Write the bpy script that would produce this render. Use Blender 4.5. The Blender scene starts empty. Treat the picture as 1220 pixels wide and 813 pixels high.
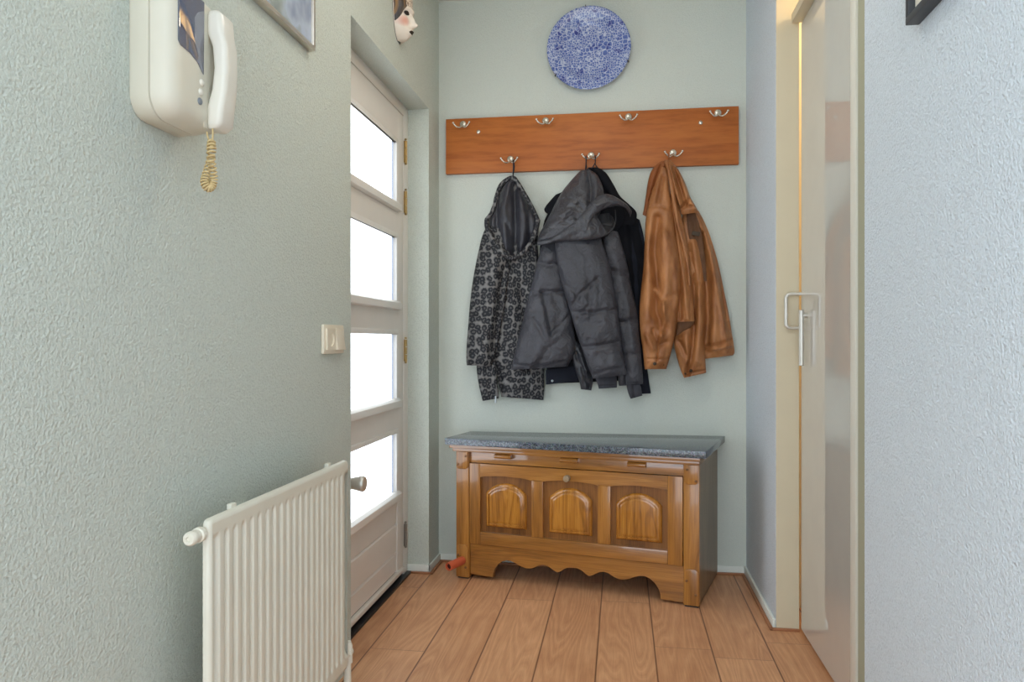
import bpy, bmesh, math, random
import numpy as np
from mathutils import Vector, Matrix, noise

random.seed(4)
SC = bpy.context.scene
COL = SC.collection
PI = math.pi

# ------------------------------------------------------------------ camera geometry
FPX, CXP, CYP, CAMZ = 875.0, 610.0, 406.0, 1.02
TH = math.atan(130.0 / 875.0)
SN, CS = math.sin(TH), math.cos(TH)
XL, XR, YB, ZC = -0.835, 0.539, 3.315, 2.588     # hall: side walls, back wall, ceiling

def pt(px, py, d):
    """point seen at (px, py) that hangs d metres in front of the back wall"""
    u = (px - CXP) / FPX
    Y = YB - d
    t = Y / (CS + u * SN)
    return Vector(((-SN + u * CS) * t, Y, CAMZ - (py - CYP) / FPX * t))

# ------------------------------------------------------------------ materials
class G:
    """small helper around a node tree"""
    def __init__(self, name):
        self.m = bpy.data.materials.new(name)
        self.m.use_nodes = True
        self.t = self.m.node_tree
        self.b = self.t.nodes['Principled BSDF']
        self.out = self.t.nodes['Material Output']
    def n(self, typ, **kw):
        nd = self.t.nodes.new(typ)
        for k, v in kw.items():
            setattr(nd, k, v)
        return nd
    def set(self, sock, v):
        if isinstance(v, bpy.types.NodeSocket):
            self.t.links.new(v, sock)
        elif isinstance(v, tuple) and len(v) == 3 and sock.type == 'RGBA':
            sock.default_value = (*v, 1)
        else:
            sock.default_value = v
    def coord(self, scale=(1, 1, 1), loc=(0, 0, 0)):
        tc = self.n('ShaderNodeTexCoord')
        mp = self.n('ShaderNodeMapping')
        mp.inputs['Scale'].default_value = scale
        mp.inputs['Location'].default_value = loc
        self.t.links.new(tc.outputs['Object'], mp.inputs['Vector'])
        return mp.outputs[0]
    def noise(self, vec, scale, detail=3, rough=.5, dist=0):
        nd = self.n('ShaderNodeTexNoise')
        self.set(nd.inputs['Vector'], vec)
        nd.inputs['Scale'].default_value = scale
        nd.inputs['Detail'].default_value = detail
        nd.inputs['Roughness'].default_value = rough
        nd.inputs['Distortion'].default_value = dist
        return nd.outputs['Fac']
    def voro(self, vec, scale, feature='F1', out='Distance', rnd=1):
        nd = self.n('ShaderNodeTexVoronoi', feature=feature)
        self.set(nd.inputs['Vector'], vec)
        nd.inputs['Scale'].default_value = scale
        nd.inputs['Randomness'].default_value = rnd
        return nd.outputs[out]
    def math(self, op, a, b=0.0, c=None):
        nd = self.n('ShaderNodeMath', operation=op)
        self.set(nd.inputs[0], a)
        self.set(nd.inputs[1], b)
        if c is not None:
            self.set(nd.inputs[2], c)
        return nd.outputs[0]
    def ramp(self, fac, stops):
        nd = self.n('ShaderNodeValToRGB')
        el = nd.color_ramp.elements
        while len(el) < len(stops):
            el.new(.5)
        for e, (p, c) in zip(el, stops):
            e.position = p
            e.color = (*c, 1) if isinstance(c, tuple) else (c, c, c, 1)
        self.set(nd.inputs[0], fac)
        return nd.outputs[0]
    def mix(self, fac, a, b, blend='MIX'):
        nd = self.n('ShaderNodeMix', data_type='RGBA', blend_type=blend)
        self.set(nd.inputs[0], fac)
        self.set(nd.inputs[6], a)
        self.set(nd.inputs[7], b)
        return nd.outputs[2]
    def bump(self, h, strength=.5, dist=.002):
        nd = self.n('ShaderNodeBump')
        nd.inputs['Strength'].default_value = strength
        nd.inputs['Distance'].default_value = dist
        self.set(nd.inputs['Height'], h)
        self.t.links.new(nd.outputs[0], self.b.inputs['Normal'])
    def base(self, c=None, rough=.5, metal=0, ior=1.45, spec=None, coat=0):
        if c is not None:
            self.set(self.b.inputs['Base Color'], c)
        self.set(self.b.inputs['Roughness'], rough)
        self.b.inputs['Metallic'].default_value = metal
        self.b.inputs['IOR'].default_value = ior
        self.b.inputs['Coat Weight'].default_value = coat
        if spec is not None:
            self.b.inputs['Specular IOR Level'].default_value = spec
        return self

def srgb(r, g, b):
    f = lambda v: v / 12.92 if v <= .04045 else ((v + .055) / 1.055) ** 2.4
    return tuple(f(x / 255) for x in (r, g, b))

M = {}
def plain(name, c, rough=.5, metal=0, grain=0, gs=200, gd=.0006, **kw):
    g = G(name).base(c, rough, metal, **kw)
    v = g.coord()
    nz = g.noise(v, 9, 3)
    g.set(g.b.inputs['Base Color'], g.mix(.5, g.mix(nz, tuple(x * .9 for x in c), tuple(min(1, x * 1.08) for x in c)), c))
    if grain:
        g.bump(g.noise(v, gs, 3), grain, gd)
    M[name] = g.m
    return g

def plaster(name, c, strength, scale=170):
    g = G(name).base(c, .9)
    v = g.coord()
    n1 = g.noise(v, scale, 3, .62)
    n2 = g.noise(v, 2.3, 3)
    vo = g.voro(v, scale * .7, 'SMOOTH_F1')
    h = g.math('ADD', g.math('MULTIPLY', n1, 1.0), g.math('MULTIPLY', vo, .55))
    col = g.mix(n2, tuple(x * .95 for x in c), tuple(x * 1.04 for x in c))
    pit_shade = g.ramp(n1, [(.34, tuple(x * .80 for x in c)), (.48, c), (.7, tuple(min(1, x * 1.06) for x in c))])  # shade of the relief put into the colour: hollows darker, crests lighter
    g.set(g.b.inputs['Base Color'], g.mix(.8 * strength, col, pit_shade))
    g.bump(h, strength, .005)
    M[name] = g.m

WALLC = srgb(201, 208, 198)
plaster('plaster', WALLC, .75, 240)
plaster('plaster_fine', srgb(205, 210, 200), .35, 250)
plaster('plaster_daylit', srgb(214, 223, 230), .9, 240)  # same wall paint, paler and bluer: daylight put into the colour
plain('ceiling_paint', srgb(232, 232, 226), .9)
plain('white_trim', srgb(226, 230, 222), .45)
plain('door_paint', srgb(228, 224, 216), .35)
plain('bead_paint', srgb(236, 234, 228), .3)
plain('radiator_enamel', srgb(222, 219, 203), .32)
plain('valve_plastic', srgb(228, 224, 208), .4)
plain('cream_paint', srgb(206, 195, 168), .45)
plain('edge_paint', srgb(222, 220, 208), .4)
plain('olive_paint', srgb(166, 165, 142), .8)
plain('aged_plastic', srgb(210, 205, 188), .38)
plain('handset_plastic', srgb(222, 218, 205), .3)
plain('cord_plastic', srgb(205, 182, 132), .45)
plain('grey_button', srgb(120, 126, 132), .4)
plain('black_rubber', srgb(26, 28, 32), .45)
plain('black_frame', srgb(44, 46, 50), .4)
plain('silver_frame', srgb(205, 196, 182), .28, .8)
plain('nickel', srgb(216, 208, 192), .25, .85)
plain('brass', srgb(178, 150, 96), .35, .8)
plain('steel', srgb(150, 146, 138), .4, .8)
plain('brushed_alu', srgb(208, 205, 196), .35, .55)
plain('terracotta_rubber', srgb(196, 92, 58), .5)
plain('bore_shade', srgb(60, 24, 16), .8)
plain('dark_wire', srgb(52, 42, 32), .5, .6)
plain('dark_strap', srgb(40, 40, 46), .8)
plain('nail_wood', srgb(116, 78, 44), .4)
plain('snap_metal', srgb(62, 50, 38), .4, .7)
plain('pale_snap', srgb(190, 196, 200), .35, .7)
plain('ivory_plastic', srgb(230, 220, 198), .35)
plain('socket_shade', srgb(150, 134, 100), .6)  # ivory darkened: shade of the well put into the colour
plain('mat_white', srgb(228, 222, 206), .8)
plain('closet_wall', srgb(238, 224, 196), .8)
plain('pale_floor', srgb(170, 150, 120), .7)
plain('mask_cream', srgb(226, 214, 198), .35)
plain('mask_dark', srgb(40, 32, 26), .5)
plain('mask_grey', srgb(92, 90, 90), .4)

# face of the mask: cream with blushed cheeks and a crackled, gilt brow
g = G('mask_face').base(None, .35)
v = g.coord()
tc = g.n('ShaderNodeSeparateXYZ'); g.t.links.new(v, tc.inputs[0])
def blob(cy, cz, r):
    a = g.math('POWER', g.math('MULTIPLY', g.math('SUBTRACT', tc.outputs[1], cy), 1 / r), 2)
    b = g.math('POWER', g.math('MULTIPLY', g.math('SUBTRACT', tc.outputs[2], cz), 1 / r), 2)
    return g.math('MAXIMUM', g.math('SUBTRACT', 1.0, g.math('ADD', a, b)), 0)
cheek = g.math('MULTIPLY', g.math('ADD', blob(-.042, .064, .022), blob(.042, .064, .022)), .7)
col = g.mix(cheek, srgb(232, 222, 208), srgb(206, 120, 98))
fore = g.ramp(tc.outputs[2], [(.115, 0.0), (.125, 1.0)])
crack = g.ramp(g.voro(v, 75, 'DISTANCE_TO_EDGE'), [(.03, srgb(120, 92, 70)), (.09, srgb(226, 208, 186))])
g.set(g.b.inputs['Base Color'], g.mix(fore, col, crack))
M['mask_face'] = g.m
g = G('mask_gilt').base(None, .4)
v = g.coord((1, 60, 3))
g.set(g.b.inputs['Base Color'], g.ramp(g.noise(v, 1.6, 2), [(.3, srgb(38, 30, 26)), (.5, srgb(70, 62, 58)), (.62, srgb(140, 104, 60)), (.72, srgb(58, 48, 44))]))
M['mask_gilt'] = g.m

def wood(name, dark, mid, light, axis, rough=.4, ring=1.0, bumpy=.25, spec=.5, coat=0, fine=1.0):
    """axis: index of the grain direction in the object's own frame"""
    g = G(name).base(None, rough, spec=spec, coat=coat)
    if coat:
        g.b.inputs['Coat Roughness'].default_value = .06; g.b.inputs['Coat IOR'].default_value = 1.55
    sc = [9.0, 9.0, 9.0]; sc[axis] = 1.1
    v = g.coord(tuple(sc))
    n = g.noise(v, 1.2, 3, .5, .6)
    w = g.math('SINE', g.math('MULTIPLY', n, 34.0 * ring))
    w = g.math('MULTIPLY_ADD', w, .5, .5)
    sf = [300.0 * fine] * 3; sf[axis] = 7.0
    f = g.noise(g.coord(tuple(sf)), 1.0, 3, .6)
    c = g.ramp(w, [(0, dark), (.3, mid), (.75, mid), (1, light)])
    fc = g.ramp(f, [(.35, tuple(x * .72 for x in dark)), (.5, mid), (.7, light)])
    big = g.noise(v, .35, 2)
    c = g.mix(.45, c, fc)
    g.set(g.b.inputs['Base Color'], g.mix(.25, c, g.mix(big, dark, light)))
    g.bump(g.math('ADD', f, g.math('MULTIPLY', w, .3)), bumpy, .0008)
    M[name] = g.m

OAK = (srgb(110, 68, 26), srgb(163, 107, 44), srgb(190, 132, 62))
wood('oak_vertical', *OAK, 2, .3, .6, .2, coat=.5)
wood('oak_along', *OAK, 0, .3, .6, .15, coat=1.0)
wood('oak_panel', srgb(108, 62, 18), srgb(176, 114, 40), srgb(200, 138, 56), 2, .24, 1.3, .22, coat=.6)
wood('oak_shaded', srgb(84, 48, 16), srgb(128, 80, 32), srgb(152, 100, 44), 2, .42, .5, .4, coat=.2)  # darker copy of the oak, recess shade put into the colour
wood('oak_side', srgb(112, 90, 64), srgb(136, 112, 82), srgb(150, 124, 94), 2, .4, .3, .1, coat=.15)
wood('knob_wood', srgb(120, 100, 76), srgb(150, 128, 98), srgb(165, 142, 112), 1, .4, .4)
wood('cherry_board', srgb(140, 70, 28), srgb(172, 96, 42), srgb(190, 114, 54), 0, .45, .14, .05, fine=.2, spec=.35)

# granite top of the chest
g = G('speckled_stone').base(None, .12, spec=.6)
v = g.coord()
s1 = g.noise(v, 210, 3, .7)
s2 = g.voro(v, 330, 'F1', 'Color')
c = g.ramp(s1, [(.38, srgb(44, 49, 56)), (.49, srgb(86, 94, 103)), (.6, srgb(120, 129, 138)), (.72, srgb(160, 168, 176))])
g.set(g.b.inputs['Base Color'], g.mix(.35, c, g.mix(1, c, s2, 'MULTIPLY')))
M['speckled_stone'] = g.m

# laminate oak planks that run the length of the hall
g = G('plank_floor').base(None, .42, spec=.4)
v = g.coord()
sx = g.n('ShaderNodeSeparateXYZ'); g.t.links.new(v, sx.inputs[0])
W = .1865
u = g.math('MULTIPLY', g.math('ADD', sx.outputs[0], .0771 + W * 20), 1 / W)
idx = g.math('FLOOR', u)
fx = g.math('FRACT', u)
rnd = g.n('ShaderNodeTexWhiteNoise', noise_dimensions='1D'); g.set(rnd.inputs['W'], idx)
L = 1.29
yy = g.math('MULTIPLY', g.math('ADD', sx.outputs[1], g.math('MULTIPLY_ADD', rnd.outputs[0], 1.3, 10.0)), 1 / L)
iy, fy = g.math('FLOOR', yy), g.math('FRACT', yy)
r2 = g.n('ShaderNodeTexWhiteNoise', noise_dimensions='2D')
cb = g.n('ShaderNodeCombineXYZ'); g.set(cb.inputs[0], idx); g.set(cb.inputs[1], iy)
g.t.links.new(cb.outputs[0], r2.inputs['Vector'])
cv = g.n('ShaderNodeCombineXYZ')
g.set(cv.inputs[0], g.math('MULTIPLY', g.math('SUBTRACT', fx, .5), W * 6.2))
g.set(cv.inputs[1], g.math('MULTIPLY', sx.outputs[1], .62))
g.set(cv.inputs[2], g.math('MULTIPLY', r2.outputs[0], 37.0))
n = g.noise(cv.outputs[0], 1.25, 2, .42, .2)
ring = g.math('MULTIPLY_ADD', g.math('SINE', g.math('MULTIPLY', n, 120.0)), .5, .5)
cf = g.n('ShaderNodeCombineXYZ')
g.set(cf.inputs[0], g.math('MULTIPLY', sx.outputs[0], 260.0))
g.set(cf.inputs[1], g.math('MULTIPLY', sx.outputs[1], 9.0))
g.set(cf.inputs[2], g.math('MULTIPLY', idx, 3.7))
fine = g.noise(cf.outputs[0], 1.0, 3, .6)
c = g.ramp(ring, [(0, srgb(176, 120, 82)), (.2, srgb(200, 146, 104)), (.75, srgb(206, 152, 110)), (1, srgb(228, 178, 134))])
mottle = g.noise(v, 5.5, 4, .6)
c = g.mix(.5, c, g.ramp(fine, [(.3, srgb(168, 116, 80)), (.55, srgb(208, 154, 112)), (.75, srgb(230, 180, 138))]))
c = g.mix(.3, c, g.ramp(mottle, [(.3, srgb(176, 124, 88)), (.7, srgb(224, 170, 126))]))
c = g.mix(.22, c, g.mix(r2.outputs[0], srgb(180, 126, 88), srgb(226, 174, 130)))
ex = g.math('MINIMUM', fx, g.math('SUBTRACT', 1.0, fx))
ey = g.math('MINIMUM', fy, g.math('SUBTRACT', 1.0, fy))
seam = g.math('MINIMUM', g.math('MULTIPLY', ex, W), g.math('MULTIPLY', ey, L * 2.5))
sm = g.ramp(seam, [(.0008, 0.0), (.0022, 1.0)])
g.set(g.b.inputs['Base Color'], g.mix(sm, srgb(92, 54, 34), c))
g.bump(g.math('ADD', g.math('MULTIPLY', sm, 1.4), g.math('ADD', g.math('MULTIPLY', ring, .25), g.math('MULTIPLY', fine, .35))), .3, .0012)
M['plank_floor'] = g.m
plain('brown_strip', srgb(160, 108, 74), .5)

# frosted, sunlit panes of the front door
g = G('frosted_pane')
em = g.n('ShaderNodeEmission'); em.inputs[0].default_value = (.84, .92, 1.0, 1); em.inputs[1].default_value = 3.9
gl = g.n('ShaderNodeBsdfGlossy'); gl.inputs['Roughness'].default_value = .25; gl.inputs[0].default_value = (.8, .85, .9, 1)
ad = g.n('ShaderNodeMixShader'); ad.inputs[0].default_value = .06
g.t.links.new(em.outputs[0], ad.inputs[1]); g.t.links.new(gl.outputs[0], ad.inputs[2]); g.t.links.new(ad.outputs[0], g.out.inputs[0])
M['frosted_pane'] = g.m
g = G('dim_pane_edge').base(srgb(150, 165, 190), .25)  # weaker, bluer light of the pane near the reveal, set as emission
g.b.inputs['Emission Color'].default_value = (.70, .80, 1, 1); g.b.inputs['Emission Strength'].default_value = .45
M['dim_pane_edge'] = g.m

# high-gloss lacquer of the sliding door
plain('gloss_lacquer', srgb(200, 196, 187), .015, ior=2.2, spec=.6)

# lacquered screen, glazed pictures
plain('dark_screen', srgb(70, 76, 100), .04, ior=2.1, spec=.9)
g = G('picture_print').base(None, .12, spec=.7)
v = g.coord((1, 6, 6))
n = g.noise(v, 1.2, 3)
g.set(g.b.inputs['Base Color'], g.ramp(n, [(.3, srgb(70, 80, 110)), (.45, srgb(150, 158, 150)), (.55, srgb(180, 190, 205)), (.7, srgb(140, 150, 170))]))
M['picture_print'] = g.m

# blue and white glaze of the wall plate
g = G('blue_glaze').base(None, .14, spec=.6)
v = g.coord()
wv = g.n('ShaderNodeVectorMath', operation='ADD')
nz = g.n('ShaderNodeTexNoise'); nz.inputs['Scale'].default_value = 22; g.set(nz.inputs['Vector'], v)
sc_ = g.n('ShaderNodeVectorMath', operation='SCALE'); g.t.links.new(nz.outputs['Color'], sc_.inputs[0]); sc_.inputs['Scale'].default_value = .012
g.t.links.new(v, wv.inputs[0]); g.t.links.new(sc_.outputs[0], wv.inputs[1])
small = g.ramp(g.voro(wv.outputs[0], 98, 'DISTANCE_TO_EDGE', rnd=.75), [(.045, 1.0), (.125, 0.0)])
large = g.ramp(g.voro(wv.outputs[0], 56, 'DISTANCE_TO_EDGE', rnd=.7), [(.04, 1.0), (.11, 0.0)])
sel = g.ramp(g.noise(v, 17, 2), [(.53, 0.0), (.56, 1.0)])
line = g.mix(sel, small, large)
dark = g.ramp(g.noise(v, 34, 2), [(.60, 0.0), (.66, 1.0)])
blue = g.mix(dark, g.mix(g.noise(v, 160, 2), srgb(72, 92, 158), srgb(100, 120, 180)), srgb(46, 58, 132))
white = g.mix(g.math('MULTIPLY', dark, .65), srgb(190, 198, 218), srgb(84, 98, 168))
g.set(g.b.inputs['Base Color'], g.mix(line, blue, white))
M['blue_glaze'] = g.m
plain('white_glaze', srgb(214, 216, 222), .2)

# cloths
def cloth(name, dark, light, rough, sheen=.0, ws=26, bump=.25, spec=.35, weave=0, stretch=(1, 1, 1), ts=7):
    g = G(name).base(None, rough, spec=spec)
    v = g.coord()
    n = g.noise(v, ws, 4, .55, .8)
    g.set(g.b.inputs['Base Color'], g.mix(g.ramp(g.noise(g.coord(stretch), ts, 4, .6), [(.32, 0.0), (.68, 1.0)]), dark, light))
    h = n
    if weave:
        h = g.math('ADD', n, g.math('MULTIPLY', g.noise(v, 900, 1), weave))
    g.bump(h, bump, .012)
    g.b.inputs['Sheen Weight'].default_value = sheen
    M[name] = g.m
cloth('grey_shell', srgb(54, 54, 59), srgb(68, 68, 74), .42, .0, 30, .75, .45)
cloth('grey_hood_shell', srgb(54, 54, 59), srgb(66, 66, 71), .34, .0, 30, .8, .6)
cloth('grey_inside', srgb(50, 50, 52), srgb(60, 60, 62), .6, .0, 30, .3)
cloth('grey_ribbing', srgb(54, 54, 60), srgb(64, 64, 70), .85, .1, 60, .2)
cloth('shiny_lining', srgb(40, 41, 46), srgb(52, 53, 58), .28, 0, 40, .5, .6)
cloth('black_wool', srgb(16, 17, 21), srgb(24, 25, 30), .9, .0, 30, .2, .2)
cloth('navy_wool', srgb(26, 28, 36), srgb(34, 37, 46), .85, .0, 40, .2, .2)
cloth('satin_lining', srgb(48, 48, 54), srgb(62, 62, 68), .34, .0, 24, .5, .5)
cloth('tan_leather', srgb(132, 80, 42), srgb(182, 124, 76), .38, 0, 30, .3, .5, .25, (2.2, 2.2, .8), 9)
cloth('tan_leather_inside', srgb(120, 68, 36), srgb(142, 84, 46), .55, 0, 30, .2, .3)
cloth('brown_lining', srgb(92, 62, 40), srgb(110, 76, 50), .6, 0, 24, .3, .3)

g = G('leopard_cloth').base(None, .62, spec=.25)
v = g.coord()
sp = g.n('ShaderNodeSeparateXYZ'); g.t.links.new(v, sp.inputs[0])
cb = g.n('ShaderNodeCombineXYZ'); g.set(cb.inputs[0], g.math('MULTIPLY_ADD', sp.outputs[1], .55, sp.outputs[0])); g.set(cb.inputs[1], g.math('MULTIPLY', sp.outputs[2], .85))
nz = g.n('ShaderNodeTexNoise'); nz.inputs['Scale'].default_value = 55; g.set(nz.inputs['Vector'], v)
sc_ = g.n('ShaderNodeVectorMath', operation='SCALE'); g.t.links.new(nz.outputs['Color'], sc_.inputs[0]); sc_.inputs['Scale'].default_value = .014
wv = g.n('ShaderNodeVectorMath', operation='ADD'); g.t.links.new(cb.outputs[0], wv.inputs[0]); g.t.links.new(sc_.outputs[0], wv.inputs[1])
vo = g.n('ShaderNodeTexVoronoi', feature='F1', voronoi_dimensions='2D'); vo.inputs['Scale'].default_value = 44; vo.inputs['Randomness'].default_value = .62
g.t.links.new(wv.outputs[0], vo.inputs['Vector'])
f1 = g.math('ADD', vo.outputs['Distance'], g.math('MULTIPLY_ADD', g.noise(v, 120, 2), .30, -.15))
g.set(g.b.inputs['Base Color'], g.ramp(f1, [(.12, srgb(80, 79, 80)), (.21, srgb(37, 38, 42)), (.41, srgb(34, 35, 39)), (.52, srgb(98, 96, 95)), (.72, srgb(120, 118, 116))]))
g.bump(g.noise(g.coord(), 24, 3), .3, .01)
M['leopard_cloth'] = g.m

# ------------------------------------------------------------------ mesh helpers
def new():
    return bmesh.new()

def obj(name, bm, mat, parent=None, angle=35, inv=None):
    """link the bmesh as ONE object. inv: matrix that takes the given coordinates into the parent's frame"""
    if inv is not None:
        bmesh.ops.transform(bm, matrix=inv, verts=bm.verts)
    bmesh.ops.remove_doubles(bm, verts=bm.verts, dist=1e-6)
    bmesh.ops.recalc_face_normals(bm, faces=bm.faces)
    me = bpy.data.meshes.new(name)
    bm.to_mesh(me); bm.free()
    for p in me.polygons:
        p.use_smooth = True
    me.set_sharp_from_angle(angle=math.radians(angle))
    o = bpy.data.objects.new(name, me)
    COL.objects.link(o)
    me.materials.append(M[mat])
    if parent is not None:
        o.parent = parent
    return o

def thing(name, label, cat, loc=(0, 0, 0), rz=0, group=None):
    o = bpy.data.objects.new(name, None)
    COL.objects.link(o)
    o.empty_display_size = .05
    o.location = loc; o.rotation_euler = (0, 0, rz)
    o['label'] = label; o['category'] = cat
    if group:
        o['group'] = group
    return o

def inv_of(o):
    return (Matrix.Translation(o.location) @ Matrix.Rotation(o.rotation_euler.z, 4, 'Z')).inverted()

def struct(name, bm, mat, parent=None):
    o = obj(name, bm, mat, parent)
    if parent is None:
        o['kind'] = 'structure'
    return o

def merge(bm, other):
    me = bpy.data.meshes.new('tmp')
    other.to_mesh(me); other.free()
    bm.from_mesh(me)
    bpy.data.meshes.remove(me)

def box(bm, lo, hi, bev=0, seg=2, mat=None):
    t = bmesh.new()
    bmesh.ops.create_cube(t, size=1)
    for v in t.verts:
        v.co = Vector([lo[i] + (v.co[i] + .5) * (hi[i] - lo[i]) for i in range(3)])
    if bev:
        bmesh.ops.bevel(t, geom=list(t.edges), offset=bev, segments=seg, profile=.6, affect='EDGES')
    if mat is not None:
        bmesh.ops.transform(t, matrix=mat, verts=t.verts)
    merge(bm, t)
    return bm

def prism(bm, poly, f, a, b, bev=0):
    """polygon (list of 2D points) extruded between a and b; f(u, v, w) -> point"""
    t = bmesh.new()
    A = [t.verts.new(f(u, v, a)) for u, v in poly]
    B = [t.verts.new(f(u, v, b)) for u, v in poly]
    t.faces.new(A); t.faces.new(list(reversed(B)))
    n = len(poly)
    for i in range(n):
        t.faces.new((A[i], A[(i + 1) % n], B[(i + 1) % n], B[i]))
    bmesh.ops.recalc_face_normals(t, faces=t.faces)
    if bev:
        ed = [e for e in t.edges if len(e.link_faces) == 2 and e.calc_face_angle(0) > .6]
        bmesh.ops.bevel(t, geom=ed, offset=bev, segments=2, profile=.6, affect='EDGES')
    merge(bm, t)
    return bm

def rings(bm, loops, cap0=True, cap1=True, closed=True):
    vs = [[bm.verts.new(p) for p in lp] for lp in loops]
    n = len(vs[0])
    for a, b in zip(vs, vs[1:]):
        for i in range(n if closed else n - 1):
            j = (i + 1) % n
            bm.faces.new((a[i], a[j], b[j], b[i]))
    if cap0: bm.faces.new(list(reversed(vs[0])))
    if cap1: bm.faces.new(vs[-1])
    return bm

def tube(bm, pts, r, n=10, closed=False, taper=None):
    pts = [Vector(p) for p in pts]
    m = len(pts)
    loops = []
    T0 = (pts[1] - pts[0]).normalized()
    N = T0.orthogonal().normalized()
    for i, p in enumerate(pts):
        if closed:
            T = (pts[(i + 1) % m] - pts[i - 1]).normalized()
        else:
            T = (pts[min(i + 1, m - 1)] - pts[max(i - 1, 0)]).normalized()
        N = (N - T * N.dot(T)).normalized()
        Bn = T.cross(N)
        rr = r if taper is None else r * taper(i / (m - 1))
        loops.append([p + (N * math.cos(2 * PI * k / n) + Bn * math.sin(2 * PI * k / n)) * rr for k in range(n)])
    if closed:
        loops.append(loops[0])
        rings(bm, loops, False, False)
    else:
        rings(bm, loops)
    return bm

def lathe(bm, prof, origin, axis, n=32, cap0=True, cap1=True):
    """prof: list of (radius, distance along the axis)"""
    axis = Vector(axis).normalized()
    N = axis.orthogonal().normalized(); Bn = axis.cross(N)
    o = Vector(origin)
    loops = [[o + axis * h + (N * math.cos(2 * PI * k / n) + Bn * math.sin(2 * PI * k / n)) * max(r, 1e-5) for k in range(n)] for r, h in prof]
    return rings(bm, loops, cap0, cap1)

def smooth_curve(P, n, closed=False):
    """Catmull-Rom through the points P (tuples of any dimension)"""
    P = [np.array(p, float) for p in P]
    m = len(P)
    out = []
    segs = m if closed else m - 1
    for k in range(n):
        t = k / n * segs if closed else k / (n - 1) * segs
        i = min(int(t), segs - 1); f = t - i
        if closed:
            a, b, c, d = P[(i - 1) % m], P[i % m], P[(i + 1) % m], P[(i + 2) % m]
        else:
            a, b, c, d = P[max(i - 1, 0)], P[i], P[i + 1], P[min(i + 2, m - 1)]
        out.append(.5 * ((2 * b) + (c - a) * f + (2 * a - 5 * b + 4 * c - d) * f * f + (3 * b - a - 3 * c + d) * f ** 3))
    return out

# ------------------------------------------------------------------ the setting
def build_room():
    YN = -1.3                                   # the hall runs on behind the camera
    bm = new(); box(bm, (-.926, YN, -.05), (.70, YB + .02, 0)); struct('floor', bm, 'plank_floor')
    bm = new(); box(bm, (-1.2, YN, ZC), (.90, YB + .1, ZC + .1)); struct('ceiling', bm, 'ceiling_paint')
    bm = new()
    box(bm, (XL - .12, .10, 0), (XL, 2.195, ZC))  # near end cut back: unseen opening added so daylight reaches the facing wall
    box(bm, (XL - .12, 3.135, 0), (XL, YB, ZC))
    box(bm, (XL - .12, 2.195, 2.038), (XL, 3.135, ZC))
    struct('wall_left', bm, 'plaster')
    bm = new(); box(bm, (XL - .2, YB, 0), (.9, YB + .1, ZC)); struct('wall_back', bm, 'plaster_fine')
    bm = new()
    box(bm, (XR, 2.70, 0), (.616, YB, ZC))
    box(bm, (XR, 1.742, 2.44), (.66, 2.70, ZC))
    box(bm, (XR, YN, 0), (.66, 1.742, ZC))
    struct('wall_right', bm, 'plaster_daylit')
    # white skirting along the far end
    H, T = .037, .010
    bm = new(); box(bm, (XL + T, YB - T, .004), (XR - T, YB - .0004, H), .002); struct('baseboard_back', bm, 'white_trim')
    bm = new()
    box(bm, (XL + .0004, 3.135 - T, .004), (XL + T, YB - .0004, H), .002)
    box(bm, (-.93, 3.135 - T, .004), (XL + T, 3.135 - .0004, H), .002)
    struct('baseboard_left', bm, 'white_trim')
    bm = new(); box(bm, (XR - T, 2.70, .004), (XR - .0004, YB - .0004, H), .002); struct('baseboard_right', bm, 'white_trim')
    # thin brown floor strips against the skirting
    bm = new()
    box(bm, (XL + T, YB - T - .012, 0), (XR - T, YB - T, .010), .003)
    struct('trim_1', bm, 'brown_strip')
    bm = new()
    box(bm, (XL + T, 3.135 - T - .012, 0), (XL + T + .012, YB - T, .009), .003)
    box(bm, (-.92, 3.135 - T - .012, 0), (XL + T + .012, 3.135 - T, .009), .003)
    struct('trim_2', bm, 'brown_strip')
    bm = new()
    box(bm, (XR - T - .012, 2.686, 0), (XR - T, YB - T, .009), .003)
    box(bm, (XR - T - .012, 2.686, 0), (.618, 2.697, .009), .003)
    struct('trim_3', bm, 'brown_strip')
    # cream jamb where the passage wall ends
    bm = new(); box(bm, (XR + .0015, 2.694, 0), (.6175, 2.7005, 2.44)); struct('trim_4', bm, 'cream_paint')
    # post in which the sliding door ends, and the wall behind it
    bm = new(); box(bm, (.612, 2.052, 0), (.70, 2.098, 2.13), .003); struct('trim_5', bm, 'edge_paint')
    bm = new(); box(bm, (.618, 1.742, 0), (.70, 2.050, 2.44)); struct('wall_niche', bm, 'olive_paint')
    # the lit room beyond the sliding door
    bm = new()
    box(bm, (.60, 2.93, 0), (1.72, 3.0, ZC)); box(bm, (1.65, 1.7, 0), (1.72, 3.0, ZC)); box(bm, (.66, 1.68, 0), (1.72, 1.742, ZC))
    struct('wall_beyond', bm, 'closet_wall')
    bm = new(); box(bm, (.66, 1.68, ZC - .05), (1.72, 3.0, ZC)); struct('ceiling_beyond', bm, 'closet_wall')
    bm = new(); box(bm, (.70, 1.68, -.05), (1.72, 3.0, -.001)); struct('floor_beyond', bm, 'pale_floor')
build_room()

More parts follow.
